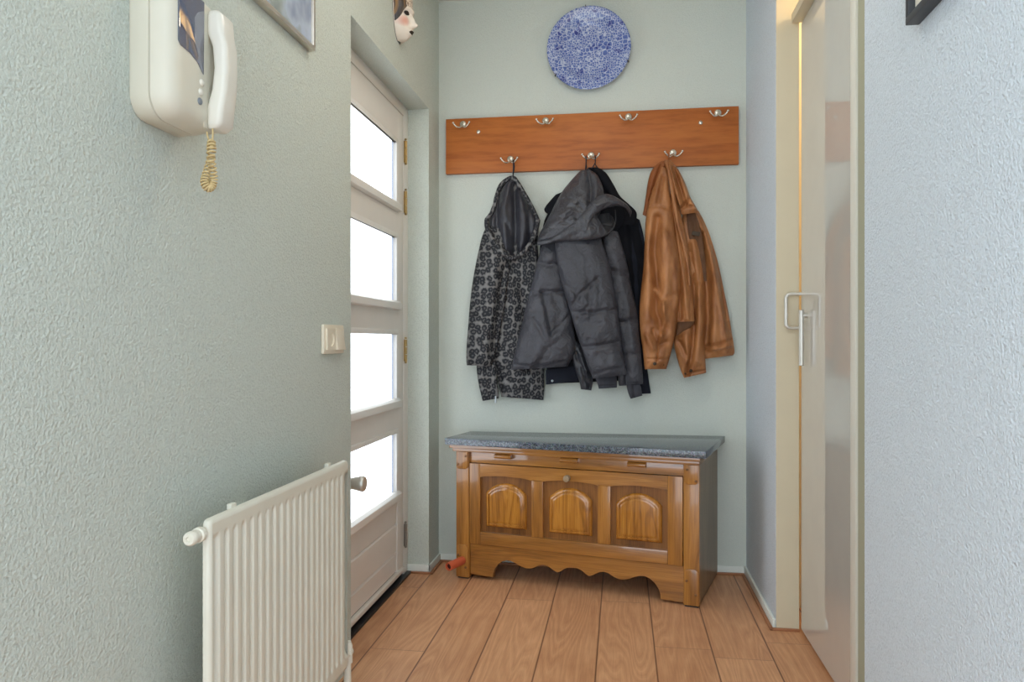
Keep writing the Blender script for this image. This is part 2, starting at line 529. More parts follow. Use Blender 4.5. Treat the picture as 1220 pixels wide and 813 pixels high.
# ------------------------------------------------------------------ front door
def build_front_door():
    XD = -.930                                  # inner face of the leaf
    y0, y1, z0, z1 = 2.215, 3.070, .045, 1.989
    panes = [(1.600, 1.847), (1.187, 1.450), (.779, 1.046), (.391, .633)]
    p0, p1 = 2.345, 2.954
    bm = new()
    T = .045
    box(bm, (XD - T, y0, z0), (XD, p0 - .030, z1), .003)
    box(bm, (XD - T, p1 + .030, z0), (XD, y1, z1), .003)
    edges = [z1] + [e for a, b in panes for e in (b + .020, a - .028)] + [z0]
    for i in range(0, len(edges), 2):
        hi, lo = edges[i], edges[i + 1]
        if i == len(edges) - 2:
            continue
        box(bm, (XD - T, p0 - .030, lo), (XD, p1 + .030, hi))
    # bottom panel of three boards with chamfered grooves
    zs = [z0, .128, .248, .391 - .028]
    for a, b in zip(zs, zs[1:]):
        box(bm, (XD - T, p0 - .030, a), (XD - .004, p1 + .030, b), .007, 1)
    d = obj('door_1', bm, 'door_paint'); d['kind'] = 'structure'
    for a, b in panes:
        f = new()                               # glazing bead: top, two sides, bottom ledge
        box(f, (XD - .03, p0 - .030, b), (XD + .006, p1 + .030, b + .020), .003)
        box(f, (XD - .03, p0 - .030, a - .002), (XD + .006, p0, b), .003)
        box(f, (XD - .03, p1, a - .002), (XD + .006, p1 + .030, b), .003)
        prism(f, [(XD - .03, a), (XD + .006, a), (XD + .020, a - .010), (XD + .020, a - .036), (XD, a - .040), (XD - .03, a - .028)],
              lambda u, v, w: Vector((u, w, v)), p0 - .034, p1 + .034, .0025)
        bead = obj('glazing_bead', f, 'bead_paint', d)
        e = new()
        box(e, (XD - .015, p1 - .030, a + .001), (XD - .008, p1 - .0005, b - .001))
        obj('dim_pane_edge', e, 'dim_pane_edge', d)
        e = new(); box(e, (XD - .014, p0 + .001, a + .0005), (XD - .007, p1 - .029, b - .0005))
        obj('glass_pane', e, 'frosted_pane', d)
    # knob: tapered, flares towards its face
    bm = new()
    lathe(bm, [(.026, 0), (.026, .004), (.014, .008), (.0125, .034), (.018, .052), (.0255, .092), (.0255, .098), (.022, .103), (.006, .104)],
          (XD, 2.300, .552), (1, 0, 0), 28)
    obj('door_knob', bm, 'brushed_alu', d)
    # hinges on the frame side
    for z in (1.838, 1.620, .977, .178):
        bm = new()
        for k in range(3):
            lathe(bm, [(.0058, 0), (.0058, .030)], (XD + .007, 3.080, z - .048 + k * .0325), (0, 0, 1), 12)
        lathe(bm, [(.003, 0), (.006, .003), (.003, .008)], (XD + .007, 3.080, z + .050), (0, 0, 1), 12)
        lathe(bm, [(.003, -.008), (.006, -.003), (.003, 0)], (XD + .007, 3.080, z - .048), (0, 0, 1), 12)
        box(bm, (XD + .0005, 3.071, z - .047), (XD + .003, 3.092, z + .047), .001)
        obj('hinge', bm, 'brass' if z > .6 else 'steel', d)
    # weather strip along the foot of the leaf
    bm = new(); box(bm, (XD - .01, y0, .028), (XD + .009, y1, .046), .004); obj('weather_strip', bm, 'door_paint', d)
    # frame round the leaf
    bm = new()
    box(bm, (XD - .06, y1 + .003, 0), (XD + .0005, 3.1355, 2.038), .002)
    box(bm, (XD - .06, 2.19, 0), (XD + .0005, y0 - .003, 2.038), .002)
    box(bm, (XD - .06, y0 - .003, z1 + .004), (XD + .0005, y1 + .003, 2.0385), .002)
    struct('trim_6', bm, 'door_paint')
    bm = new(); box(bm, (XD - .06, 2.196, -.01), (XD + .020, 3.122, .010), .002); box(bm, (XD - .06, 2.19, .01), (XD - .006, 3.07, .023), .002)
    struct('trim_7', bm, 'black_rubber')
    # grey-white reveal outside
    bm = new(); box(bm, (XD - .16, 2.15, -.05), (XD - .07, 3.2, 2.1)); struct('trim_9', bm, 'white_trim')
build_front_door()

# ------------------------------------------------------------------ sliding door
def build_sliding_door():
    bm = new(); box(bm, (.622, 2.099, .012), (.658, 2.686, 2.128), .0015, 1)
    d = obj('door_2', bm, 'gloss_lacquer'); d['kind'] = 'structure'
    # square pull that stands off the leaf
    bm = new()
    X0, Xo, yv, za, zb = .622, .567, 2.665, 1.063, 1.182
    r = .016
    P = [(X0, za)]
    for k in range(7):
        a = PI * 1.5 - k * PI / 12
        P.append((Xo + r + r * math.cos(a), za + r + r * math.sin(a)))
    for k in range(7):
        a = PI - k * PI / 12
        P.append((Xo + r + r * math.cos(a), zb - r + r * math.sin(a)))
    P.append((X0, zb))
    tube(bm, [(x, yv, z) for x, z in P], .0062, 12)
    obj('pull_handle', bm, 'brushed_alu', d)
    bm = new()
    P = smooth_curve([(.603, 2.600, 1.120), (.603, 2.600, 1.117), (.603, 2.600, 1.05), (.603, 2.600, .945), (.603, 2.6, .938)], 26)
    tube(bm, P, .0085, 12, taper=lambda u: 1 - .35 * max(0, (abs(2 * u - 1) - .9) / .1))
    lathe(bm, [(.007, 0), (.007, .018)], (.606, 2.6, 1.105), (1, 0, 0), 14)
    obj('latch_lever', bm, 'brushed_alu', d)
    bm = new()
    box(bm, (.589, 1.78, 2.130), (.66, 2.684, 2.162), .002)
    struct('trim_8', bm, 'cream_paint')
build_sliding_door()

# ------------------------------------------------------------------ radiator
def build_radiator():
    y0, y1, z0, z1 = 1.231, 1.915, .130, .695
    xf = -.734
    t = thing('radiator', 'white ribbed panel radiator fixed low to the wall beside the front door', 'radiator', (XL, (y0 + y1) / 2, 0))
    inv = inv_of(t)
    # pressed front: vertical grooves that fade out near the top and the foot
    bm = new()
    NY, NZ = 330, 40
    zz = [z0 + .012 + (z1 - z0 - .03) * k / (NZ - 1) for k in range(NZ)]
    zz = sorted(set([z0 + .0085, z0 + .03, z0 + .036, z0 + .042, z0 + .05, z0 + .3] + [z1 - .046 + .004 * k for k in range(7)] + [z1 - .2, z1 - .0085]))
    ng = 20
    pitch = (y1 - y0 - .05) / ng
    grid = []
    for z in zz:
        row = []
        e = min(1, max(0, (z - z0 - .034) / .014)) * min(1, max(0, (z1 - .028 - z) / .014))
        e = e * e * (3 - 2 * e)
        for k in range(NY):
            y = y0 + .0085 + (y1 - y0 - .017) * k / (NY - 1)
            q = (y - y0 - .025) / pitch
            g_ = 0
            if -.01 < q < ng + .01:
                f = abs((q % 1) - .5) * 2          # 1 at the ridge border, 0 in the middle of the groove
                s = min(1, max(0, (f - .45) / .35))
                g_ = 1 - s * s * (3 - 2 * s)
            row.append(bm.verts.new((xf - .008 * e * (1 - g_), y, z)))
        grid.append(row)
    for a, b in zip(grid, grid[1:]):
        for k in range(NY - 1):
            bm.faces.new((a[k], a[k + 1], b[k + 1], b[k]))
    obj('front_panel', bm, 'radiator_enamel', t, 60, inv)
    # rim that turns the front back to the water channels
    bm = new()
    def rr(x, ins, r=.012):
        P = []
        for cy, cz, a0 in ((y1 - ins - r, z1 - ins - r, 0), (y0 + ins + r, z1 - ins - r, 90), (y0 + ins + r, z0 + ins + r, 180), (y1 - ins - r, z0 + ins + r, 270)):
            for k in range(5):
                a = math.radians(a0 + k * 22.5)
                P.append(Vector((x, cy + r * math.cos(a), cz + r * math.sin(a))))
        return P
    rings(bm, [rr(xf, .0085), rr(xf - .001, .004), rr(xf - .004, .001), rr(xf - .008, 0), rr(xf - .014, 0), rr(xf - .016, .006)], False, True)
    obj('panel_rim', bm, 'radiator_enamel', t, 50, inv)
    # convector fins behind
    bm = new()
    k = 0
    y = y0 + .05
    while y < y1 - .05:
        box(bm, (xf - .032, y, z0 + .03), (xf - .0165, y + .002, z1 - .035)); y += .022
    obj('convector_fins', bm, 'radiator_enamel', t, 35, inv)
    for y, yw in ((y0 + .105, y0 + .30), (y1 - .105, y1 - .105)):
        bm = new()
        box(bm, (XL + .0005, yw - .014, z0 + .06), (XL + .012, yw + .014, z1 - .04), .002)
        box(bm, (XL + .01, yw - .012, z1 - .05), (xf - .016, yw + .012, z1 - .04), .002)
        box(bm, (xf - .022, y - .010, z1 - .02), (xf - .012, y + .010, z1 + .008), .002)
        obj('wall_bracket', bm, 'valve_plastic', t, 35, inv)
    # bleed plug at the top corner
    bm = new()
    c = Vector((xf - .014, y0, .672))
    lathe(bm, [(.008, -.002), (.008, .006), (.0135, .007), (.0135, .017), (.011, .019), (.011, .028)], c, (0, -1, 0), 20)
    v_ = obj('bleed_valve', bm, 'valve_plastic', t, 40, inv)
    bm = new()
    lathe(bm, [(.0105, .027), (.0125, .030), (.0125, .042), (.010, .045), (.005, .045), (.004, .042)], c, (0, -1, 0), 20)
    obj('valve_cap', bm, 'valve_plastic', v_, 40, inv)
    bm = new()
    c = Vector((xf - .014, y1, .158))
    lathe(bm, [(.011, -.002), (.011, .016), (.015, .017), (.015, .034), (.011, .036)], c, (0, 1, 0), 20)
    lathe(bm, [(.010, -.162), (.010, -.03), (.014, -.028), (.014, .018), (.0095, .030)], c + Vector((0, .026, 0)), (0, 0, 1), 20)
    obj('lockshield_valve', bm, 'valve_plastic', t, 40, inv)
build_radiator()

# ------------------------------------------------------------------ socket and switch
def build_switch():
    y0, y1, z0, z1 = 1.962, 2.112, .982, 1.066
    t = thing('light_switch', 'ivory double frame holding a round socket and a rocker switch above the radiator', 'switch', (XL, (y0 + y1) / 2, 1.02))
    inv = inv_of(t)
    bm = new(); box(bm, (XL + .0003, y0, z0), (XL + .010, y1, z1), .004)
    obj('frame', bm, 'ivory_plastic', t, 40, inv)
    bm = new()
    cy, cz = y0 + .044, (z0 + z1) / 2
    P = lambda r: [Vector((0, r * math.cos(2 * PI * k / 32), r * math.sin(2 * PI * k / 32))) for k in range(32)]
    sq = []
    for k in range(32):
        a = 2 * PI * k / 32
        m = max(abs(math.cos(a)), abs(math.sin(a)))
        sq.append(Vector((0, .030 * math.cos(a) / m, .030 * math.sin(a) / m)))
    o = Vector((XL, cy, cz))
    rings(bm, [[p + o + Vector((.009, 0, 0)) for p in sq], [p + o + Vector((.0145, 0, 0)) for p in sq], [p + o + Vector((.0148, 0, 0)) for p in P(.0205)],
               [p + o + Vector((.006, 0, 0)) for p in P(.0195)]], False, False)
    s = obj('socket_insert', bm, 'ivory_plastic', t, 40, inv)
    bm = new()
    lathe(bm, [(.0196, 0), (.0196, .0015)], o + Vector((.0055, 0, 0)), (1, 0, 0), 32)
    obj('socket_well', bm, 'socket_shade', s, 40, inv)
    for dy in (-.0095, .0095):
        bm = new(); lathe(bm, [(.0026, 0), (.0026, .0006)], o + Vector((.0071, dy, 0)), (1, 0, 0), 12)
        obj('socket_hole', bm, 'mask_dark', s, 40, inv)
    bm = new()
    cy = y1 - .042
    prism(bm, [(.008, cz - .031), (.021, cz - .031), (.0165, cz), (.015, cz + .031), (.008, cz + .031)], lambda u, v, w: Vector((XL + u, w, v)), cy - .030, cy + .030, .0012)
    obj('rocker', bm, 'ivory_plastic', t, 40, inv)
build_switch()

# ------------------------------------------------------------------ intercom
def rounded(y0, y1, z0, z1, r, n=8):
    P = []
    for cy, cz, a0 in ((y1 - r, z1 - r, 0), (y0 + r, z1 - r, 90), (y0 + r, z0 + r, 180), (y1 - r, z0 + r, 270)):
        for k in range(n):
            a = math.radians(a0 + k * 90 / (n - 1))
            P.append((cy + r * math.cos(a), cz + r * math.sin(a)))
    return P

def build_intercom():
    y0, y1, z0, z1 = 1.148, 1.318, 1.405, 1.655
    t = thing('video_intercom', 'yellowed white video door phone with handset and coiled cord on the wall', 'intercom', (XL, 1.23, 1.405))
    inv = inv_of(t)
    def lp(d, ins, r):
        return [Vector((XL + d, y, z)) for y, z in rounded(y0 + ins, y1 - ins, z0 + ins, z1 - ins, r)]
    bm = new()
    rings(bm, [lp(.0005, .002, .040), lp(.004, 0, .042), lp(.036, .001, .042), lp(.0380, .0045, .040)], False, True)
    obj('back_housing', bm, 'aged_plastic', t, 40, inv)
    bm = new()
    rings(bm, [lp(.0385, .0045, .040), lp(.0395, .001, .042), lp(.060, .004, .040), lp(.072, .011, .036), lp(.0775, .022, .028), lp(.079, .034, .022)], False, True)
    f = obj('front_housing', bm, 'aged_plastic', t, 50, inv)
    # dark glass of the screen with a slanting lower edge
    bm = new()
    top = 1.640
    prism(bm, [(1.170, top), (1.170, 1.540), (1.176, 1.533), (1.205, 1.529), (1.226, 1.522), (1.240, 1.510), (1.246, 1.506), (1.248, top)],
          lambda u, v, w: Vector((XL + w, u, v)), .070, .0805, .0015)
    obj('screen', bm, 'dark_screen', t, 40, inv)
    # ear and cradle strip under the handset
    bm = new(); prism(bm, rounded(1.250, 1.313, 1.413, 1.632, .018), lambda u, v, w: Vector((XL + w, u, v)), .05, .0765, .004)
    obj('handset_cradle', bm, 'aged_plastic', t, 50, inv)
    for y, z, m in ((1.240, 1.490, 'handset_plastic'), (1.237, 1.472, 'handset_plastic'), (1.234, 1.454, 'grey_button')):
        bm = new(); lathe(bm, [(.0065, 0), (.0065, .003), (.005, .0045), (.002, .005)], (XL + .0775, y, z), (1, 0, 0), 18)
        obj('button', bm, m, t, 50, inv)
    # handset: two thick ends and a slimmer grip
    bm = new()
    yc, hw = 1.282, .0255
    prof = [(1.412, .006, .013, .70), (1.414, .000, .020, .86), (1.422, 0, .030, 1.0), (1.455, 0, .033, 1.0), (1.485, .008, .030, .93), (1.525, .012, .028, .90),
            (1.565, .009, .030, .93), (1.590, 0, .033, 1.0), (1.622, 0, .030, 1.0), (1.630, .002, .020, .86), (1.632, .008, .012, .7)]
    loops = []
    for z, dx, th, wf in prof:
        lo, hi, w = XL + .077 + dx, XL + .077 + dx + th, hw * wf
        r = min(.010, th * .4)
        L_ = []
        for cx, cy, a0 in ((hi - r, yc + w - r, 0), (lo + r, yc + w - r, 90), (lo + r, yc - w + r, 180), (hi - r, yc - w + r, 270)):
            for k in range(6):
                a = math.radians(a0 + k * 18)
                L_.append(Vector((cx + r * math.cos(a), cy + r * math.sin(a), z)))
        loops.append(L_)
    rings(bm, loops)
    obj('handset', bm, 'handset_plastic', t, 60, inv)
    # coiled cord: down from the handset, a tangled bight, back up to the housing
    bm = new()
    xx = XL + .088
    path = smooth_curve([(xx, 1.262, 1.412), (xx, 1.262, 1.396), (xx + .003, 1.252, 1.382), (xx + .004, 1.249, 1.362), (xx + .003, 1.256, 1.338), (xx + .002, 1.262, 1.318),
                         (xx, 1.258, 1.304), (xx - .004, 1.251, 1.300), (xx - .008, 1.248, 1.310), (xx - .008, 1.254, 1.326), (xx - .008, 1.266, 1.350), (xx - .008, 1.274, 1.378), (xx - .009, 1.272, 1.388),
                         (xx - .012, 1.267, 1.396), (xx - .014, 1.266, 1.408)], 900)
    pts = []
    n = len(path)
    for i, p in enumerate(path):
        a, b = path[max(i - 1, 0)], path[min(i + 1, n - 1)]
        T = Vector(b - a).normalized()
        N = T.cross(Vector((1, 0, 0))).normalized(); Bn = T.cross(N)
        s = i / n
        e = min(1, max(0, (s - .10) / .03)) * min(1, max(0, (.90 - s) / .03))
        ph = 2 * PI * 44 * s
        pts.append(Vector(p) + (N * math.cos(ph) + Bn * math.sin(ph)) * .0062 * e)
    tube(bm, pts, .0017, 6)
    obj('coiled_cord', bm, 'cord_plastic', t, 80, inv)
build_intercom()

# ------------------------------------------------------------------ pictures
def build_pictures():
    y0, y1, z0, z1 = 1.42, 1.882, 1.800, 2.28
    t = thing('framed_picture', 'glazed print in a thin silver frame, on the wall next to the front door', 'picture', (XL, (y0 + y1) / 2, z0))
    inv = inv_of(t)
    w = .012
    bm = new()
    a, b = XL + .0005, XL + .020
    box(bm, (a, y0, z0), (b, y1, z0 + w), .0015); box(bm, (a, y0, z1 - w), (b, y1, z1), .0015)
    box(bm, (a, y0, z0 + w), (b, y0 + w, z1 - w), .0015); box(bm, (a, y1 - w, z0 + w), (b, y1, z1 - w), .0015)
    obj('frame', bm, 'silver_frame', t, 35, inv)
    bm = new(); box(bm, (a, y0 + w, z0 + w), (XL + .013, y1 - w, z1 - w))
    obj('print', bm, 'picture_print', t, 35, inv)
    y0, y1, z0, z1 = 1.08, 1.437, 1.597, 2.10
    t = thing('framed_picture', 'black wooden frame with a pale mount, on the wall near the sliding door', 'picture', (XR, (y0 + y1) / 2, z0))
    inv = inv_of(t)
    a, b, w = XR - .0005, XR - .024, .014
    bm = new()
    box(bm, (b, y0, z0), (a, y1, z0 + w), .0015); box(bm, (b, y0, z1 - w), (a, y1, z1), .0015)
    box(bm, (b, y0, z0 + w), (a, y0 + w, z1 - w), .0015); box(bm, (b, y1 - w, z0 + w), (a, y1, z1 - w), .0015)
    obj('frame', bm, 'black_frame', t, 35, inv)
    bm = new(); box(bm, (XR - .012, y0 + w, z0 + w), (a, y1 - w, z1 - w))
    obj('mount', bm, 'mat_white', t, 35, inv)
build_pictures()

# ------------------------------------------------------------------ carnival mask
def build_mask():
    yc, zb = 2.690, 2.150
    t = thing('carnival_mask', 'small cream face mask with blushed cheeks hanging high above the front door', 'mask', (XL - .001, yc, zb))
    def gauss(a, b, sa, sb):
        return math.exp(-(a / sa) ** 2 - (b / sb) ** 2)
    H = .225
    def half(z):
        s = z / H
        return .074 * (max(0, 1 - ((s - .58) / .60) ** 2)) ** .55 if s < .58 else .074 * (max(0, 1 - ((s - .58) / .46) ** 2)) ** .5
    def depth(y, z):
        w = max(half(z), 1e-4)
        q = min(1, abs(y) / w)
        d = .052 * (1 - q ** 2.4) ** .6 * (1 - (1 - min(1, max(0, z) / .055)) ** 2) ** .5
        d += .019 * gauss(y, z - .058, .011, .010) + .014 * gauss(y, z - .076, .010, .020)      # nose
        d += .009 * gauss(y, z - .114, .045, .010)                                                 # brow
        d -= .014 * (gauss(y - .030, z - .096, .016, .010) + gauss(y + .030, z - .096, .016, .010))
        d += .010 * (gauss(y, z - .036, .020, .0045) + gauss(y, z - .027, .016, .005))           # lips
        d += .006 * gauss(y, z - .010, .016, .010)
        return max(d, 0) if q < 1 else 0
    bm = new()
    NU, NV = 64, 90
    vs = []
    for j in range(NV + 1):
        z = H * (.002 + .996 * j / NV)
        w = half(z)
        vs.append([bm.verts.new((depth(w * math.sin((k / NU * 2 - 1) * PI / 2), z), w * math.sin((k / NU * 2 - 1) * PI / 2), z)) for k in range(NU + 1)])
    for a, b in zip(vs, vs[1:]):
        for k in range(NU):
            bm.faces.new((a[k], a[k + 1], b[k + 1], b[k]))
    obj('face', bm, 'mask_face', t, 80)
    # eyes, lips
    for s in (-1, 1):
        bm = new()
        lp = []
        for k in range(24):
            a = 2 * PI * k / 24
            y, z = s * .029 + .0145 * math.cos(a), .096 + .0085 * math.sin(a) * (1 if math.sin(a) > 0 else .7)
            lp.append((y, z))
        rings(bm, [[Vector((depth(y, z) + .0012, y, z)) for y, z in lp],
                   [Vector((depth(s * .03 + (y - s * .03) * .5, .096 + (z - .096) * .5) + .0018, s * .03 + (y - s * .03) * .5, .096 + (z - .096) * .5)) for y, z in lp]], False, True)
        obj('eye', bm, 'mask_dark', t, 80)
    bm = new()
    for zc, hh in ((.0325, .0072),):
        lp = [(.017 * math.cos(2 * PI * k / 24), zc + hh * math.sin(2 * PI * k / 24)) for k in range(24)]
        rings(bm, [[Vector((depth(y, z) + .0006, y, z)) for y, z in lp], [Vector((depth(y * .5, zc + (z - zc) * .5) + .0016, y * .5, zc + (z - zc) * .5)) for y, z in lp]], False, True)
    obj('lips', bm, 'mask_dark', t, 80)
    # painted side curtain of hair, dark with gilt streaks, both sides of the face
    for s in (-1, 1):
        bm = new()
        rows = []
        for j in range(26):
            z = .058 + (.222 - .058) * j / 25
            w = half(z)
            f = min(1, max(0.02, (z - .056) / .06))
            y0, y1 = w * .995, w * (1 - .42 * f)
            rows.append([Vector((depth(s * (y0 + (y1 - y0) * k / 8), z) + .0014 + .001 * math.sin(k / 8 * PI), s * (y0 + (y1 - y0) * k / 8), z)) for k in range(9)])
        rings(bm, rows, False, False, closed=False)
        obj('hair', bm, 'mask_gilt', t, 80)
    # grey inner edge that rests on the wall
    bm = new()
    rows = []
    for j in range(41):
        a = 2 * PI * j / 40
    lp = []
    for k in range(60):
        z = H * (.004 + .99 * k / 59); lp.append((-half(z), z))
    for k in range(60):
        z = H * (.004 + .99 * (59 - k) / 59); lp.append((half(z), z))
    rings(bm, [[Vector((0, y, z)) for y, z in lp], [Vector((.003, y * 1.012, z)) for y, z in lp]], True, False)
    obj('back_rim', bm, 'mask_grey', t, 60)
build_mask()

# ------------------------------------------------------------------ wall plate
def build_plate():
    cx, cz, R = -.143, 2.322, .186
    t = thing('wall_plate', 'round blue and white patterned plate on the wall above the coat rack', 'plate', (cx, YB - .0005, cz))
    bm = new()
    prof = [(.095, -.004), (.10, -.010), (.14, -.016), (R - .004, -.034), (R, -.038), (R - .001, -.041), (R - .005, -.0415)]
    lathe(bm, prof, (0, 0, 0), (0, 1, 0), 96, True, False)
    obj('rim', bm, 'blue_glaze', t, 60)
    bm = new()
    prof = [(R - .005, -.0415), (R - .020, -.039), (R - .046, -.034), (R - .056, -.030), (R - .066, -.023), (R - .085, -.020), (.05, -.019), (.002, -.019)]
    lathe(bm, prof, (0, 0, 0), (0, 1, 0), 96, False, True)
    obj('glazed_face', bm, 'blue_glaze', t, 60)
    for a in (94, 218, 338):
        bm = new()
        c, s = math.cos(math.radians(a)), math.sin(math.radians(a))
        P = [(r * c, y, r * s) for r, y in ((.10, -.004), (.15, -.010), (R + .001, -.028), (R + .003, -.040), (R + .001, -.0445), (R - .006, -.0445))]
        tube(bm, smooth_curve(P, 16), .0018, 8)
        obj('hanger_clip', bm, 'dark_wire', t, 60)
build_plate()

# ------------------------------------------------------------------ coat rack
def build_rack():
    t = thing('coat_rack', 'long cherry-coloured board with seven nickel double hooks on the back wall', 'coat rack', (-.145, YB, 1.91))
    inv = inv_of(t)
    bm = new(); box(bm, (-.796, YB - .025, 1.7855), (.504, YB - .0005, 2.0365), .0015, 2)
    obj('board', bm, 'cherry_board', t, 35, inv)
    HX = [(-.715, 2.002), (-.336, 2.001), (.032, 2.002), (.416, 2.002), (-.496, 1.834), (-.133, 1.838), (.225, 1.836)]
    bm = new()
    lathe(bm, [(.0155, 0), (.0155, .003), (.013, .006), (.006, .0075), (.001, .008)], (0, 0, .008), (0, -1, 0), 24)
    for s in (-1, 1):
        P = smooth_curve([(0, -.003, .006), (s * .003, -.012, -.004), (s * .010, -.022, -.012), (s * .020, -.031, -.013), (s * .030, -.037, -.006), (s * .0365, -.040, .003)], 26)
        tube(bm, P, .0036, 10, taper=lambda u: 1.25 - .35 * u)
        bmesh.ops.create_uvsphere(bm, u_segments=14, v_segments=10, radius=.0052, matrix=Matrix.Translation((s * .037, -.0402, .004)))
    h0 = obj('hook', bm, 'nickel', t, 50)
    for i, (x, z) in enumerate(HX):
        h = h0 if i == 0 else h0.copy()
        if i:
            COL.objects.link(h); h.parent = t
        h.location = (x + .145, -.025, z - 1.91)
    for x, z in ((-.643, 1.9715), (.343, 1.9705)):
        bm = new()
        lathe(bm, [(.0095, 0), (.0095, .002), (.0075, .0045), (.003, .0058), (.0005, .006)], (x, YB - .025, z), (0, -1, 0), 20)
        obj('screw_cap', bm, 'nickel', t, 50, inv)
build_rack()

# ------------------------------------------------------------------ wooden chest
def build_chest():
    a = 12.45
    t = thing('wooden_chest', 'low oak chest with arched panels and grey speckled stone top under the coats', 'chest', (-.700, 3.100, 0), math.radians(-a))
    LN = 1.021
    def back(s, gap=.012):
        return ((YB - gap - 3.1) + s * math.sin(math.radians(a))) / math.cos(math.radians(a))
    F = lambda s, z, o: Vector((s, o, z))
    # stone top: cut flush along the wall
    bm = new()
    prism(bm, [(-.035, -.050), (1.049, -.050), (1.077, back(1.077)), (-.029, back(-.029))], lambda u, v, w: Vector((u, v, w)), .5765, .604, .0022)
    obj('stone_top', bm, 'speckled_stone', t)
    # moulding under the top
    bm = new()
    prism(bm, [(-.024, -.030), (1.026, -.030), (1.05, back(1.05)), (-.020, back(-.020))], lambda u, v, w: Vector((u, v, w)), .560, .5762, .003)
    prism(bm, [(-.014, -.018), (1.023, -.018), (1.045, back(1.045)), (-.012, back(-.012))], lambda u, v, w: Vector((u, v, w)), .5445, .5605, .004)
    obj('moulding', bm, 'oak_along', t)
    # posts
    for s0, s1 in ((0, .060), (.961, LN)):
        bm = new(); box(bm, (s0, -.010, .006), (s1, .045, .5448), .003)
        p = obj('post', bm, 'oak_vertical', t)
        for zt, zb, up in ((.5445, .470, False), (.146, .008, True)):
            bm = new()
            c = .010
            if up:
                poly = [(s0 + .003, zb), (s1 - .003, zb), (s1 - .003, zt - c), (s1 - .003 - c, zt), (s0 + .003 + c, zt), (s0 + .003, zt - c)]
            else:
                poly = [(s0 + .003, zt), (s0 + .003, zb + c), (s0 + .003 + c, zb), (s1 - .003 - c, zb), (s1 - .003, zb + c), (s1 - .003, zt)]
            prism(bm, poly, F, -.016, -.0095, .002)
            cp = obj('corner_plate', bm, 'oak_vertical', p)
            pts_ = ((s0 + .012, zb + .020), (s1 - .012, zt - .018)) if not up else ((s0 + .013, zt - .045), (s1 - .013, zb + .042))
            if s0 > .5 and not up:
                pts_ = ((s0 + .014, zt - .018), (s1 - .012, zb + .014))
            for s, z in pts_:
                bm = new(); lathe(bm, [(.0052, 0), (.0048, .002), (.0028, .0032), (.0005, .0036)], (s, -.016, z), (0, -1, 0), 14)
                obj('nail_head', bm, 'nail_wood', p)
        bm = new(); box(bm, (s0 + .006, -.006, 0), (s1 - .006, .04, .0065)); obj('foot_pad', bm, 'dark_strap', p)
    # upper rail with three pegs
    bm = new(); box(bm, (.0605, .000, .4985), (.9605, .030, .5446), .001)
    r = obj('upper_rail', bm, 'oak_along', t)
    for c in (.218, .507, .782):
        bm = new()
        P = []
        for k in range(9):
            q = math.pi * k / 8
            P.append((-.002 - .026 * math.sin(q) ** .8, .5335 - .0105 * math.cos(q)))
        P += [(.002, .5440), (.002, .5230)]
        prism(bm, [(o, z) for o, z in P], lambda u, v, w: Vector((w, u, v)), c - .037, c + .037, .0022)
        obj('peg', bm, 'oak_along', r)
    # drop-front door: frame, three fielded panels, knob
    bm = new()
    D0, D1, ZA, ZB = .0635, .9585, .1535, .4965
    rec = [(.1125, .3430), (.3930, .6240), (.6760, .9010)]
    zb_, zt_ = .207, .4405
    f0, f1 = -.010, .016
    box(bm, (rec[0][0], f0, ZA), (rec[2][1], f1, zb_), .0025)
    poly = [(rec[2][1], ZB), (rec[0][0], ZB)]
    for i, (x0, x1) in enumerate(rec):
        poly.append((x0, zt_ - .001))
        for k in range(1, 14):
            q = k / 14
            poly.append((x0 + (x1 - x0) * q, zt_ + .009 * math.sin(PI * q) ** .7))
        poly.append((x1, zt_ - .001))
    prism(bm, poly, F, f0, f1, 0)
    d = obj('drop_door', bm, 'oak_along', t)
    for a0, a1, b0, b1, fo in ((D0, rec[0][0] - .0004, ZA, ZB, .001), (rec[2][1] + .0004, D1, ZA, ZB, .001), (rec[0][1], rec[1][0], zb_ + .0004, zt_ + .004, 0), (rec[1][1], rec[2][0], zb_ + .0004, zt_ + .004, 0)):
        bm = new(); box(bm, (a0, f0 - fo, b0), (a1, f1, b1), .002)
        obj('stile', bm, 'oak_vertical', d)
    def arch(x0, x1, z0, zs, zt, i):
        x0 += i; x1 -= i; z0 += i; zt -= i
        P = [(x0, z0), (x1, z0), (x1, zs - i * .4)]
        h = zt - (zs - i * .4); w = (x1 - x0) / 2
        R = (w * w + h * h) / (2 * h); cz = zt - R; th = math.asin(min(1, w / R))
        for k in range(1, 20):
            q = th - 2 * th * k / 20
            P.append(((x0 + x1) / 2 + R * math.sin(q), cz + R * math.cos(q)))
        P.append((x0, zs - i * .4))
        return P
    for x0, x1 in rec:
        bm = new()
        box(bm, (x0 - .004, .006, zb_ - .004), (x1 + .004, .014, zt_ + .012))
        pn = obj('panel', bm, 'oak_shaded', d)
        bm = new()
        c = (x0 + x1) / 2 - .001
        hw = .0885
        args = (c - hw, c + hw, .2335, .374, .4165)
        lv = [(.0065, -.002), (.001, -.002), (-.003, 0), (-.0085, .005), (-.011, .010), (-.0115, .0125), (-.007, .0135), (-.007, .0155), (-.0095, .018), (-.0105, .026)]
        rings(bm, [[Vector((u, o, v)) for u, v in arch(*args, i)] for o, i in lv], False, True)
        obj('raised_field', bm, 'oak_panel', d, 50)
    bm = new()
    lathe(bm, [(.0075, 0), (.0075, .008), (.0125, .010), (.0135, .014), (.0135, .030), (.0125, .0335), (.010, .035)], (.502, f0, .4635), (0, -1, 0), 22)
    obj('knob', bm, 'knob_wood', d, 40)
    # scalloped apron
    cs = .5185
